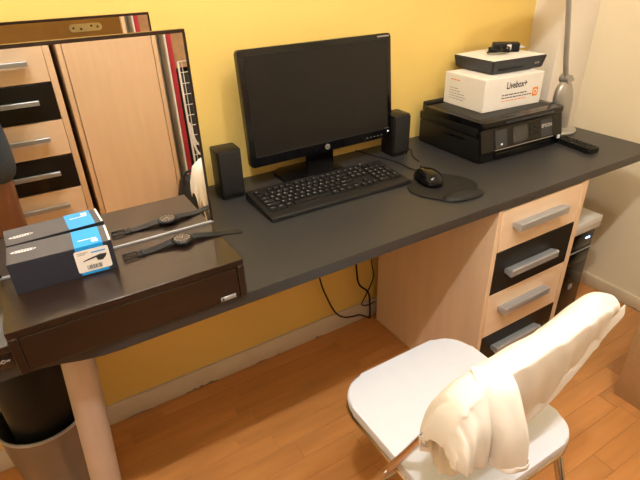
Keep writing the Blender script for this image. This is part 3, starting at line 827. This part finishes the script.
# remote control
rc = thing('remote_control', 'slim black remote control beside the lamp base', 'remote control', (-0.200, -0.402, DZ), -9)
obj('remote_shell', prism(B(), rrect(-0.0235, 0.0235, -0.078, 0.076, 0.008, 5), 0.0, 0.018, bev=0.004), BLACKP, rc)
kp = obj('keypad', prism(B(), rrect(-0.019, 0.019, -0.074, 0.068, 0.005, 4), 0.018, 0.0186), BLACKG, rc)
for i in range(9):
    for j in range(3):
        obj('button', bx(-0.014 + j * 0.0105, -0.007 + j * 0.0105, -0.068 + i * 0.0145, -0.060 + i * 0.0145, 0.0186, 0.0205), RUBBER, kp)

# ------------------------------------------------------------------ cables under the desk
def cable(pts, label, r=0.0032):
    o = obj('hanging_cable', tube(B(), spline(pts, 8), r, 8), RUBBER)
    return tag(o, label, 'cable', 'loose cables under the desk')
cable([(-1.045, -0.022, 0.712), (-1.035, -0.026, 0.5), (-1.005, -0.03, 0.295), (-0.975, -0.03, 0.192), (-0.94, -0.03, 0.11), (-0.903, -0.03, 0.069), (-0.86, -0.03, 0.052), (-0.819, -0.03, 0.043), (-0.775, -0.035, 0.012)], 'black cable looping low across the baseboard, leftmost under the desk')
cable([(-0.875, -0.022, 0.712), (-0.868, -0.03, 0.50), (-0.846, -0.035, 0.309), (-0.831, -0.035, 0.207), (-0.781, -0.03, 0.143), (-0.770, -0.03, 0.08), (-0.768, -0.03, 0.006)], 'black cable dropping to the floor, second from the left under the desk', 0.0038)
cable([(-0.800, -0.040, 0.712), (-0.792, -0.045, 0.50), (-0.780, -0.045, 0.305), (-0.768, -0.045, 0.22), (-0.800, -0.045, 0.150), (-0.822, -0.045, 0.108), (-0.79, -0.045, 0.092), (-0.757, -0.045, 0.095)], 'thin black cable with a crossed loop beside the pedestal', 0.0025)

# ------------------------------------------------------------------ waste bin with black tube
bn = thing('waste_bin', 'grey metal waste bin on the floor behind the tube leg', 'bin', (-1.934, -0.221, 0))
obj('bin_wall', lathe(B(), [(0, 0.0), (0.088, 0.0), (0.090, 0.004), (0.1065, 0.35), (0.1045, 0.35), (0.0875, 0.006), (0, 0.006)], 44), BINM, bn)
obj('rim', lathe(B(), [(0.1045, 0.346), (0.1085, 0.345), (0.1100, 0.349), (0.1085, 0.353), (0.1045, 0.353), (0.1045, 0.346)], 44), ALU, bn)
bt = thing('bin_tube', 'tall black cylinder standing inside the grey waste bin', 'tube', (-1.934, -0.226, 0.0065))
obj('tube_wall', lathe(B(), [(0, 0.0), (0.076, 0.0), (0.076, 0.655), (0.072, 0.66), (0.068, 0.655), (0.068, 0.02), (0, 0.02)], 36), BLACKP, bt)
obj('tube_latch', bx(0.070, 0.094, -0.008, 0.008, 0.560, 0.572, bev=0.002), RUBBER, bt)

# ------------------------------------------------------------------ folding chair
ch = thing('folding_chair', 'folding chair with white padded seat and chrome frame', 'chair', (-1.142, -0.82, 0))
SX, SY0, SY1 = 0.184, -0.196, 0.186
bm = prism(B(), rrect(-SX, SX, SY0, SY1, [0.075, 0.075, 0.062, 0.062], 8), 0.424, 0.450, bev=0.007, seg=3)
obj('seat', bm, SEATM, ch)
bm = B()
pts = rrect(-SX + 0.006, SX - 0.006, SY0 + 0.006, SY1 - 0.006, [0.07, 0.07, 0.06, 0.06], 6)
tube(bm, [(x, y_, 0.416) for x, y_ in pts + pts[:1]], 0.009, 10, caps=False)
obj('seat_frame', bm, CHROME, ch)
for s in (-1, 1):
    xx = s * 0.192
    fpts = spline([(xx, 0.165, 0.012), (xx, 0.0, 0.35), (xx, -0.118, 0.609), (xx * 0.98, -0.140, 0.67), (xx * 0.93, -0.152, 0.715)], 6)
    obj('front_leg', tube(B(), fpts, 0.011, 14, flat=0.72), CHROME, ch)
    xr = s * 0.176
    obj('rear_leg', tube(B(), [(xr, -0.09, 0.50 - 0.09), (xr, -0.159, 0.365), (xr, -0.285, 0.012)], 0.010, 14), CHROME, ch)
    obj('foot_cap', tube(B(), [(xx, 0.167, 0.0), (xx, 0.158, 0.030)], 0.0125, 12), RUBBER, ch)
    obj('foot_cap', tube(B(), [(xr, -0.286, 0.0), (xr, -0.276, 0.030)], 0.012, 12), RUBBER, ch)
    obj('pivot_bolt', tube(B(), [(xx - s * 0.02, -0.03, 0.405), (xx + s * 0.014, -0.03, 0.405)], 0.006, 10), CHROME, ch)
obj('stretcher', tube(B(), [(-0.192, 0.115, 0.115), (0.192, 0.115, 0.115)], 0.007, 12), CHROME, ch)
obj('stretcher', tube(B(), [(-0.176, -0.25, 0.11), (0.176, -0.25, 0.11)], 0.007, 12), CHROME, ch)
# backrest pad, gently curved
bm = B()
g = []
for i in range(15):
    t = i / 14 * 2 - 1
    yy = -0.018 * (1 - t * t)
    e = 0.012 * t ** 4
    g.append([bm.verts.new((t * 0.160, -0.146 + yy + a_, zb)) for a_, zb in ((0.026, 0.625 + e), (0.042, 0.630 + e), (0.004, 0.744 - e), (-0.012, 0.744 - e))])
for a, b in zip(g, g[1:]):
    for k in range(4): bm.faces.new((a[k], a[(k + 1) % 4], b[(k + 1) % 4], b[k]))
bm.faces.new(g[0][::-1]); bm.faces.new(g[-1])
obj('backrest', bm, SEATM, ch)

# ------------------------------------------------------------------ T-shirt draped over the backrest
ts = thing('t_shirt', 'white cotton T-shirt draped over the folding chair backrest', 'T-shirt', (-1.17, -1.0, 0.62))
def noise2(a, b, seed):
    return (math.sin(a * 3.1 + seed) * math.cos(b * 2.3 + seed * 1.7) + 0.6 * math.sin(a * 7.3 + b * 3.9 + seed * 2.1) + 0.35 * math.sin(a * 13.7 - b * 9.1 + seed)) / 1.95
O_ = Vector((-1.17, -1.0, 0.62))
def fold(s, t, seed):
    return noise2(s * 9.0 - t * 1.6, t * 1.4, seed)
def cloth(nm, rows_, nu, nvv, amp, seed, axis, hem=0.008, parent=None):
    """rows_: control rows (world points) from top to hem; amp(s, t) is the fold depth along axis"""
    r2 = [spline(r_, nu) for r_ in rows_]
    g_ = [spline(c, nvv) for c in zip(*r2)]
    bm = B()
    n1 = len(g_); n2 = len(g_[0])
    vv = []
    for i in range(n1):
        line = []
        for j in range(n2):
            s_ = i / (n1 - 1); t_ = j / (n2 - 1)
            p = Vector(g_[i][j]) + Vector(axis) * fold(s_, t_, seed) * amp(s_, t_)
            p.z += noise2(s_ * 5.0, t_ * 3.0, 4.0 + seed) * 0.002
            if j == n2 - 1: p.z += noise2(s_ * 8, 0.0, 2.2 + seed) * hem
            line.append(bm.verts.new(p - O_))
        vv.append(line)
    for i in range(n1 - 1):
        for j in range(n2 - 1):
            bm.faces.new((vv[i][j], vv[i + 1][j], vv[i + 1][j + 1], vv[i][j + 1]))
    o = obj(nm, bm, SHIRT, parent or ts, smooth=True)
    md = o.modifiers.new('thick', 'SOLIDIFY'); md.thickness = 0.002; md.offset = 0
    md = o.modifiers.new('sub', 'SUBSURF'); md.levels = 1; md.render_levels = 1
    return o
# main body: from the hem in front of the backrest over its top to the rear hem
SEC = [
    (-1.352, [(-0.956, 0.612), (-0.957, 0.620), (-0.961, 0.630), (-0.971, 0.640), (-0.985, 0.643), (-1.000, 0.640), (-1.010, 0.630), (-1.012, 0.620)]),
    (-1.350, [(-0.944, 0.606), (-0.946, 0.626), (-0.952, 0.650), (-0.966, 0.672), (-0.985, 0.680), (-1.008, 0.674), (-1.022, 0.652), (-1.024, 0.622)]),
    (-1.340, [(-0.934, 0.600), (-0.937, 0.636), (-0.947, 0.676), (-0.964, 0.708), (-0.985, 0.718), (-1.012, 0.710), (-1.030, 0.672), (-1.032, 0.620)]),
    (-1.322, [(-0.922, 0.590), (-0.928, 0.645), (-0.943, 0.695), (-0.965, 0.732), (-0.985, 0.742), (-1.014, 0.732), (-1.032, 0.690), (-1.034, 0.612)]),
    (-1.285, [(-0.903, 0.57), (-0.917, 0.66), (-0.944, 0.710), (-0.965, 0.750), (-0.985, 0.760), (-1.014, 0.750), (-1.028, 0.69), (-1.028, 0.598)]),
    (-1.220, [(-0.900, 0.56), (-0.915, 0.66), (-0.944, 0.715), (-0.966, 0.754), (-0.985, 0.766), (-1.014, 0.754), (-1.012, 0.67), (-0.994, 0.555)]),
    (-1.130, [(-0.900, 0.56), (-0.915, 0.66), (-0.944, 0.718), (-0.966, 0.758), (-0.985, 0.770), (-1.014, 0.757), (-1.008, 0.68), (-0.990, 0.565)]),
    (-1.060, [(-0.902, 0.58), (-0.917, 0.67), (-0.944, 0.726), (-0.965, 0.768), (-0.985, 0.780), (-1.013, 0.766), (-1.008, 0.70), (-0.994, 0.605)]),
    (-1.000, [(-0.905, 0.60), (-0.920, 0.68), (-0.942, 0.735), (-0.962, 0.778), (-0.984, 0.790), (-1.010, 0.770), (-1.004, 0.715), (-0.994, 0.652)]),
    (-0.955, [(-0.915, 0.62), (-0.925, 0.68), (-0.944, 0.732), (-0.963, 0.764), (-0.983, 0.775), (-1.005, 0.760), (-1.001, 0.735), (-0.996, 0.695)]),
    (-0.938, [(-0.935, 0.66), (-0.940, 0.69), (-0.950, 0.715), (-0.965, 0.742), (-0.981, 0.750), (-0.994, 0.742), (-0.996, 0.732), (-0.994, 0.715)]),
]
for x, q in SEC:
    y5, z5 = q[5]
    q[5:6] = [(y5 + 0.007, z5 + 0.008), (y5 + 0.0005, z5 - 0.004)]
sec_rows = [[(x, q[k][0], q[k][1]) for x, q in SEC] for k in range(9)]
cloth('shirt_body', sec_rows, 6, 6, lambda a, t: 0.0025 + 0.006 * max(0, t - 0.6) / 0.4 + 0.006 * max(0, 0.35 - t) / 0.35 + 0.014 * max(0, 0.42 - a), 1.3, (0, -1, 0), 0.0025)
# narrow doubled hem running along the slanted edge of the rear panel
hem_rows = [
    [(-0.934, -1.000, 0.745), (-0.975, -1.014, 0.716), (-1.030, -1.022, 0.668), (-1.090, -1.024, 0.618), (-1.150, -1.024, 0.586)],
    [(-0.932, -1.003, 0.736), (-0.971, -1.017, 0.702), (-1.025, -1.025, 0.652), (-1.086, -1.027, 0.602), (-1.149, -1.026, 0.572)],
    [(-0.931, -1.001, 0.726), (-0.967, -1.015, 0.688), (-1.020, -1.023, 0.636), (-1.082, -1.025, 0.586), (-1.148, -1.025, 0.558)],
]
hem_rows = [[(x_, -1.016 + (0.772 - z_) * 0.115 + 0.009 * min(1, max(0, (x_ + 1.06) / 0.1)) - 0.004 * (k_ == 1), z_ + (0.014 if k_ == 0 else 0)) for x_, y_, z_ in r_] for k_, r_ in enumerate(hem_rows)]
cloth('hem_fold', hem_rows, 6, 4, lambda a, t: 0.0012, 3.1, (0, -1, 0), 0.001)
inner_rows = [
    [(-1.320, -0.945, 0.670), (-1.332, -0.975, 0.680), (-1.322, -1.005, 0.690), (-1.300, -1.020, 0.690)],
    [(-1.322, -0.938, 0.600), (-1.330, -0.972, 0.605), (-1.322, -1.004, 0.620), (-1.298, -1.022, 0.630)],
    [(-1.312, -0.935, 0.530), (-1.322, -0.965, 0.530), (-1.316, -1.000, 0.560), (-1.290, -1.020, 0.590)],
]
cloth('inner_fold', inner_rows, 7, 6, lambda a, t: 0.003 + 0.007 * t, 2.4, (-0.86, -0.5, 0), 0.008)
# sleeve: flattened tube hanging over the rear, broad side towards the back left
WD = Vector((0.735, -0.678, 0.0)); DD = Vector((-0.678, -0.735, 0.0))
def sleeve_rings(axis, half, dep, n=32, ph=0.4):
    rings = []
    for j, c in enumerate(axis):
        t = j / (len(axis) - 1)
        wv = half[0] + (half[1] - half[0]) * t; dv_ = dep[0] + (dep[1] - dep[0]) * math.sin(math.pi * min(1, t * 1.1) * 0.5)
        rg = []
        for i in range(n):
            a = 2 * math.pi * i / n
            rip = 1 + 0.10 * math.sin(3 * a + ph + 2.5 * t) + 0.07 * math.sin(5 * a - 3 * t)
            rg.append(c + WD * wv * math.cos(a) * (1 + 0.02 * math.sin(5 * t)) + DD * dv_ * math.sin(a) * rip)
        rings.append(rg)
    return rings
def ring_mesh(nm, rings, parent):
    bm = B()
    rr = [[bm.verts.new(p - O_) for p in rg] for rg in rings]
    n = len(rr[0])
    for a, b in zip(rr, rr[1:]):
        for i in range(n): bm.faces.new((a[i], a[(i + 1) % n], b[(i + 1) % n], b[i]))
    o = obj(nm, bm, SHIRT, parent, smooth=True)
    md = o.modifiers.new('thick', 'SOLIDIFY'); md.thickness = 0.0018; md.offset = 0
    md = o.modifiers.new('sub', 'SUBSURF'); md.levels = 1; md.render_levels = 1
    return o
ax = spline([(-1.266, -0.988, 0.762), (-1.276, -1.012, 0.754), (-1.277, -1.029, 0.722), (-1.272, -1.041, 0.685), (-1.265, -1.046, 0.640), (-1.260, -1.046, 0.604)], 5)
sl = ring_mesh('sleeve', sleeve_rings(ax, (0.029, 0.030), (0.006, 0.016)), ts)
hx_ = [Vector((-1.260, -1.0465, 0.6025 + 0.005 * k)) for k in range(4)]
ring_mesh('sleeve_hem', sleeve_rings(hx_, (0.032, 0.032), (0.0172, 0.0172), ph=2.9), sl)
tg = obj('care_tag', bx(-0.010, 0.010, -0.0006, 0.0006, -0.040, 0.0), LABELM, ts, loc=Vector((-1.350, -0.950, 0.625)) - O_, rot=(R(4), R(-6), R(-48)))
for i in range(5):
    obj('tag_lettering', bx(-0.007, 0.005 - 0.002 * (i % 2), -0.0009, -0.0006, -0.010 - i * 0.004, -0.0088 - i * 0.004), GREYP, tg)

# ------------------------------------------------------------------ behind the photographer, seen in the mirrors
CYF = -1.80
dc = thing('drawer_cabinet', 'tall beech cabinet with beech and black drawers, reflected in the mirror', 'cabinet', (-2.040, CYF, 0))
obj('side_panel', bx(0.403, 0.428, -0.55, 0.0, 0, 1.56, bev=0.001), BEECH, dc)
obj('side_panel', bx(0.0, 0.025, -0.55, 0.0, 0, 1.56, bev=0.001), BEECH, dc)
obj('back_panel', bx(0.025, 0.403, -0.55, -0.54, 0, 1.56), BEECH, dc)
obj('top_panel', bx(0.0, 0.428, -0.55, 0.0, 1.56, 1.58), BEECH, dc)
obj('plinth', bx(0.025, 0.403, -0.05, -0.03, 0, 0.14), BEECH, dc)
zs = [0.147 + 0.1532 * i for i in range(10)]
for i in range(9):
    d = obj('drawer', bx(0.0265, 0.4015, -0.018, -0.0005, zs[i] + 0.002, zs[i + 1] - 0.002, bev=0.0012, seg=1), (BEECH_H if i % 2 == 1 else BLACKFR), dc)
    bm = B()
    box(bm, 0.100, 0.336, 0.010, 0.026, zs[i] + 0.072, zs[i] + 0.090, bev=0.001, seg=1)
    box(bm, 0.115, 0.125, -0.001, 0.012, zs[i] + 0.076, zs[i] + 0.086)
    box(bm, 0.311, 0.321, -0.001, 0.012, zs[i] + 0.076, zs[i] + 0.086)
    obj('handle', bm, ALU, d, smooth=30)
wr = thing('wardrobe', 'beech wardrobe with one plain door, reflected in the mirror', 'wardrobe', (-1.588, CYF, 0))
obj('side_panel', bx(0, 0.020, -0.55, 0, 0, 2.0, bev=0.001), BEECH, wr)
obj('side_panel', bx(0.383, 0.402, -0.55, 0, 0, 2.0, bev=0.001), BEECH, wr)
obj('back_panel', bx(0.02, 0.383, -0.55, -0.54, 0, 2.0), BEECH, wr)
obj('top_panel', bx(0, 0.402, -0.55, 0, 2.0, 2.02), BEECH, wr)
obj('plinth', bx(0.02, 0.383, -0.04, -0.02, 0, 0.08), BEECH, wr)
dd = obj('door', bx(0.0225, 0.3805, -0.018, -0.0005, 0.082, 1.998, bev=0.0015, seg=1), BEECH, wr)
obj('handle', bx(0.036, 0.048, -0.001, 0.022, 1.22, 1.45, bev=0.002), ALU, dd)

ib = thing('ironing_board', 'folded ironing board with red cover, reflected in the mirror edge', 'ironing board', (-1.135, -1.99, 0), 0)
outl = rrect(-0.16, 0.16, 0.0, 1.30, [0.15, 0.15, 0.03, 0.03], 8)
bm = prism(B(), outl, -0.008, 0.018, bev=0.003); xform(bm, STAND)
xform(bm, Matrix.Rotation(R(88), 4, 'Z'))
xform(bm, Matrix.Rotation(R(0.0), 4, 'Y'))
obj('red_cover', bm, RED, ib, loc=(0, 0, 0.01))
bm = prism(B(), rrect(-0.17, 0.17, -0.004, 1.27, [0.15, 0.15, 0.03, 0.03], 8), -0.016, -0.009); xform(bm, STAND)
xform(bm, Matrix.Rotation(R(88), 4, 'Z')); xform(bm, Matrix.Rotation(R(0.0), 4, 'Y'))
obj('white_underside', bm, WIREW, ib, loc=(0, 0, 0.01))
for yy in (-0.08, 0.08):
    obj('support_leg', tube(B(), [(-0.022, yy, 0.0), (-0.022, yy, 1.1)], 0.009, 10), ALU, ib)

dk = thing('drying_rack', 'folded white wire drying rack, reflected at the mirror edge', 'drying rack', (-1.01, -1.765, 0))
bm = B()
for x in (-0.095, 0.25):
    tube(bm, [(x, 0, 0.0), (x, -0.04, 0.93)], 0.005, 8)
obj('rack_frame', bm, WIREW, dk)
for i in range(14):
    x = -0.078 + i * 0.0245
    obj('wire', tube(B(), [(x, -0.004, 0.03), (x, -0.04, 0.93)], 0.0018, 6), WIREW, dk)
for i in range(19):
    z = 0.05 + i * 0.049
    obj('wire', tube(B(), [(-0.095, -0.04 * z / 0.93, z), (0.25, -0.04 * z / 0.93, z)], 0.0018, 6), WIREW, dk)
for k in range(2):
    obj('folding_arm', tube(B(), spline([(-0.10, 0.008, 0.66 - 0.05 * k), (-0.085, 0.012, 0.57 - 0.05 * k), (-0.05, 0.012, 0.54 - 0.05 * k), (0.10, 0.012, 0.46 - 0.05 * k)], 6), 0.0055, 8), WIREW, dk)
sc = thing('suitcase', 'dark grey fabric suitcase behind the drying rack, seen in the mirror', 'suitcase', (-1.075, -1.995, 0))
obj('suitcase_body', bx(-0.03, 0.42, -0.12, 0.12, 0.03, 0.86, bev=0.03, seg=3), DARKCL, sc)
obj('zip_band', bx(-0.0315, 0.4215, 0.055, 0.065, 0.06, 0.83), RUBBER, sc)
for x in (0.03, 0.36):
    obj('wheel', tube(B(), [(x - 0.012, 0.07, 0.022), (x + 0.012, 0.07, 0.022)], 0.022, 14), RUBBER, sc)
obj('handle', tube(B(), spline([(0.12, 0.0, 0.856), (0.13, 0, 0.876), (0.26, 0, 0.876), (0.27, 0, 0.856)], 6), 0.008, 8), RUBBER, sc)
cs2 = thing('cardboard_sheet', 'torn brown cardboard carton on the suitcase, seen in the mirror corner', 'cardboard', (-1.105, -1.995, 0.890))
obj('carton_body', bx(0.0, 0.36, -0.10, 0.11, 0, 0.30, bev=0.002), mat('pale_cardboard', (0.50, 0.33, 0.19), 0.85, var=0.15, vscale=(25, 25, 25)), cs2)
obj('carton_flap', bx(0.0, 0.36, 0.111, 0.115, 0.0, 0.17), MATS['pale_cardboard'], cs2, rot=(R(2), 0, 0))
bg = thing('black_bag', 'rounded black bag beside the wardrobe, seen in the mirror', 'bag', (-1.182, -1.68, 0))
bm = B()
lathe(bm, [(0, 0.0), (0.075, 0.004), (0.095, 0.06), (0.092, 0.20), (0.080, 0.32), (0.052, 0.41), (0.02, 0.435), (0, 0.437)], 28, 0, 0, 0.78, 1.0)
obj('bag_body', bm, RUBBER, bg, smooth=True)
obj('bag_strap', tube(B(), spline([(-0.03, 0.03, 0.41), (-0.03, 0.05, 0.46), (0.0, 0.055, 0.475), (0.03, 0.05, 0.46), (0.03, 0.03, 0.41)], 6), 0.008, 8, flat=0.5), DARKCL, bg)
obj('bag_buckle', bx(0.028, 0.046, 0.052, 0.062, 0.33, 0.345, bev=0.002), SILVER, bg)

# ------------------------------------------------------------------ the photographer (a sliver shows in the mirror)
pe = thing('person', 'person standing in dark denim shorts, reflected at the left edge of the mirror', 'person', (-2.038, -1.56, 0))
def skinned(nm, verts, edges, radii, m, parent, sub=2, root=0):
    me = bpy.data.meshes.new(nm)
    me.from_pydata(verts, edges, [])
    o = bpy.data.objects.new(nm, me)
    COL.objects.link(o)
    md = o.modifiers.new('skin', 'SKIN'); md.use_smooth_shade = True
    for i, r_ in enumerate(radii):
        sv = me.skin_vertices[0].data[i]
        sv.radius = r_ if isinstance(r_, tuple) else (r_, r_)
        sv.use_root = (i == root)
    md2 = o.modifiers.new('sub', 'SUBSURF'); md2.levels = sub; md2.render_levels = sub
    dg = bpy.context.evaluated_depsgraph_get()
    me2 = bpy.data.meshes.new_from_object(o.evaluated_get(dg))
    bpy.data.objects.remove(o, do_unlink=True)
    me2.name = nm; me2.materials.clear(); me2.materials.append(m)
    me2.shade_smooth()
    q = bpy.data.objects.new(nm, me2)
    return link(q, parent)
V_, E_, R_ = [], [], []
def jn(p, r_, frm=None):
    V_.append(p); R_.append(r_)
    if frm is not None: E_.append((frm, len(V_) - 1))
    return len(V_) - 1
pel = jn((0, 0, 0.93), (0.145, 0.10))
wai = jn((0, 0, 1.08), (0.125, 0.09), pel)
che = jn((0, 0.0, 1.27), (0.150, 0.105), wai)
nkb = jn((0, -0.01, 1.44), (0.075, 0.065), che)
nek = jn((0, 0.0, 1.51), (0.052, 0.055), nkb)
hdl = jn((0, 0.02, 1.59), (0.066, 0.080), nek)
hdm = jn((0, 0.012, 1.67), (0.075, 0.092), hdl)
hdt = jn((0, 0.0, 1.745), (0.055, 0.068), hdm)
nose = jn((0, 0.112, 1.625), 0.012, hdl)
for s in (-1, 1):
    hp = jn((s * 0.095, 0, 0.86), 0.088, pel)
    kn = jn((s * 0.105, 0.02, 0.49), 0.058, hp)
    cf = jn((s * 0.108, -0.015, 0.34), 0.055, kn)
    an = jn((s * 0.110, -0.01, 0.09), 0.036, cf)
    he = jn((s * 0.112, -0.02, 0.038), 0.036, an)
    to = jn((s * 0.122, 0.16, 0.028), (0.040, 0.026), he)
    sh_ = jn((s * 0.175, -0.01, 1.40), 0.058, nkb)
    tgt = (s * 0.055 + 0.18, 0.20, 1.255)
    el = jn((s * 0.24 + (0.03 if s > 0 else 0.05), 0.03, 1.14), 0.042, sh_)
    wr_ = jn(((tgt[0] + s * 0.035), tgt[1] - 0.05, tgt[2] - 0.045), 0.028, el)
    pm = jn((tgt[0] + s * 0.022, tgt[1] - 0.015, tgt[2] - 0.005), (0.020, 0.030), wr_)
    for q in range(4):
        ln = (0.036, 0.042, 0.040, 0.031)[q]
        f1 = jn((tgt[0] + s * 0.016, tgt[1] + 0.010 - 0.004 * q, tgt[2] + 0.030 - 0.019 * q), 0.009, pm)
        f2 = jn((tgt[0] + s * (0.016 - 0.6 * ln), tgt[1] + 0.022 - 0.003 * q, tgt[2] + 0.034 - 0.019 * q), 0.008, f1)
    t1 = jn((tgt[0] + s * 0.012, tgt[1] - 0.030, tgt[2] + 0.022), 0.010, pm)
    t2 = jn((tgt[0] - s * 0.012, tgt[1] - 0.034, tgt[2] + 0.040), 0.009, t1)
skinned('body', V_, E_, R_, SKIN, pe)
V_, E_, R_ = [], [], []
a = jn((0, 0, 0.95), (0.158, 0.115)); b = jn((0, 0, 1.03), (0.146, 0.108), a)
for s in (-1, 1):
    c = jn((s * 0.096, 0, 0.85), 0.108, a)
    d = jn((s * 0.105, 0.010, 0.60), 0.094, c)
skinned('denim_shorts', V_, E_, R_, DENIM, pe)
V_, E_, R_ = [], [], []
a = jn((0, 0, 1.24), (0.165, 0.118)); b = jn((0, 0, 1.06), (0.152, 0.110), a); c = jn((0, 0, 0.99), (0.156, 0.114), b)
n_ = jn((0, -0.01, 1.43), (0.088, 0.078), a)
for s in (-1, 1):
    d = jn((s * 0.176, -0.01, 1.398), 0.072, n_)
    e_ = jn((s * 0.225, 0.012, 1.26), 0.064, d)
skinned('grey_top', V_, E_, R_, TEEM, pe)
V_, E_, R_ = [], [], []
a = jn((0, -0.02, 1.70), (0.080, 0.092)); b = jn((0, -0.008, 1.765), (0.058, 0.072), a); c = jn((0, -0.055, 1.63), (0.062, 0.050), a)
skinned('hair', V_, E_, R_, HAIR, pe)
for s in (-1, 1):
    o = obj('eye', lathe(B(), [(0, -0.011), (0.008, -0.008), (0.011, 0), (0.008, 0.008), (0, 0.011)], 14), EYEW, pe, loc=(s * 0.029, 0.086, 1.655), smooth=True)
    obj('iris', xform(lathe(B(), [(0, 0.0114), (0.005, 0.0104)], 12), Matrix.Rotation(R(-90), 4, 'X')), DARKPR, o)
    obj('ear', lathe(B(), [(0, -0.03), (0.010, -0.022), (0.014, 0.005), (0.010, 0.026), (0, 0.032)], 12, 0, 0, 0.5, 1.0), SKIN, pe, loc=(s * 0.077, 0.005, 1.635), smooth=True)
obj('mouth', bx(-0.022, 0.022, 0.094, 0.101, 1.583, 1.590, bev=0.002), mat('lips', (0.36, 0.12, 0.09), 0.5, var=0.03), pe)
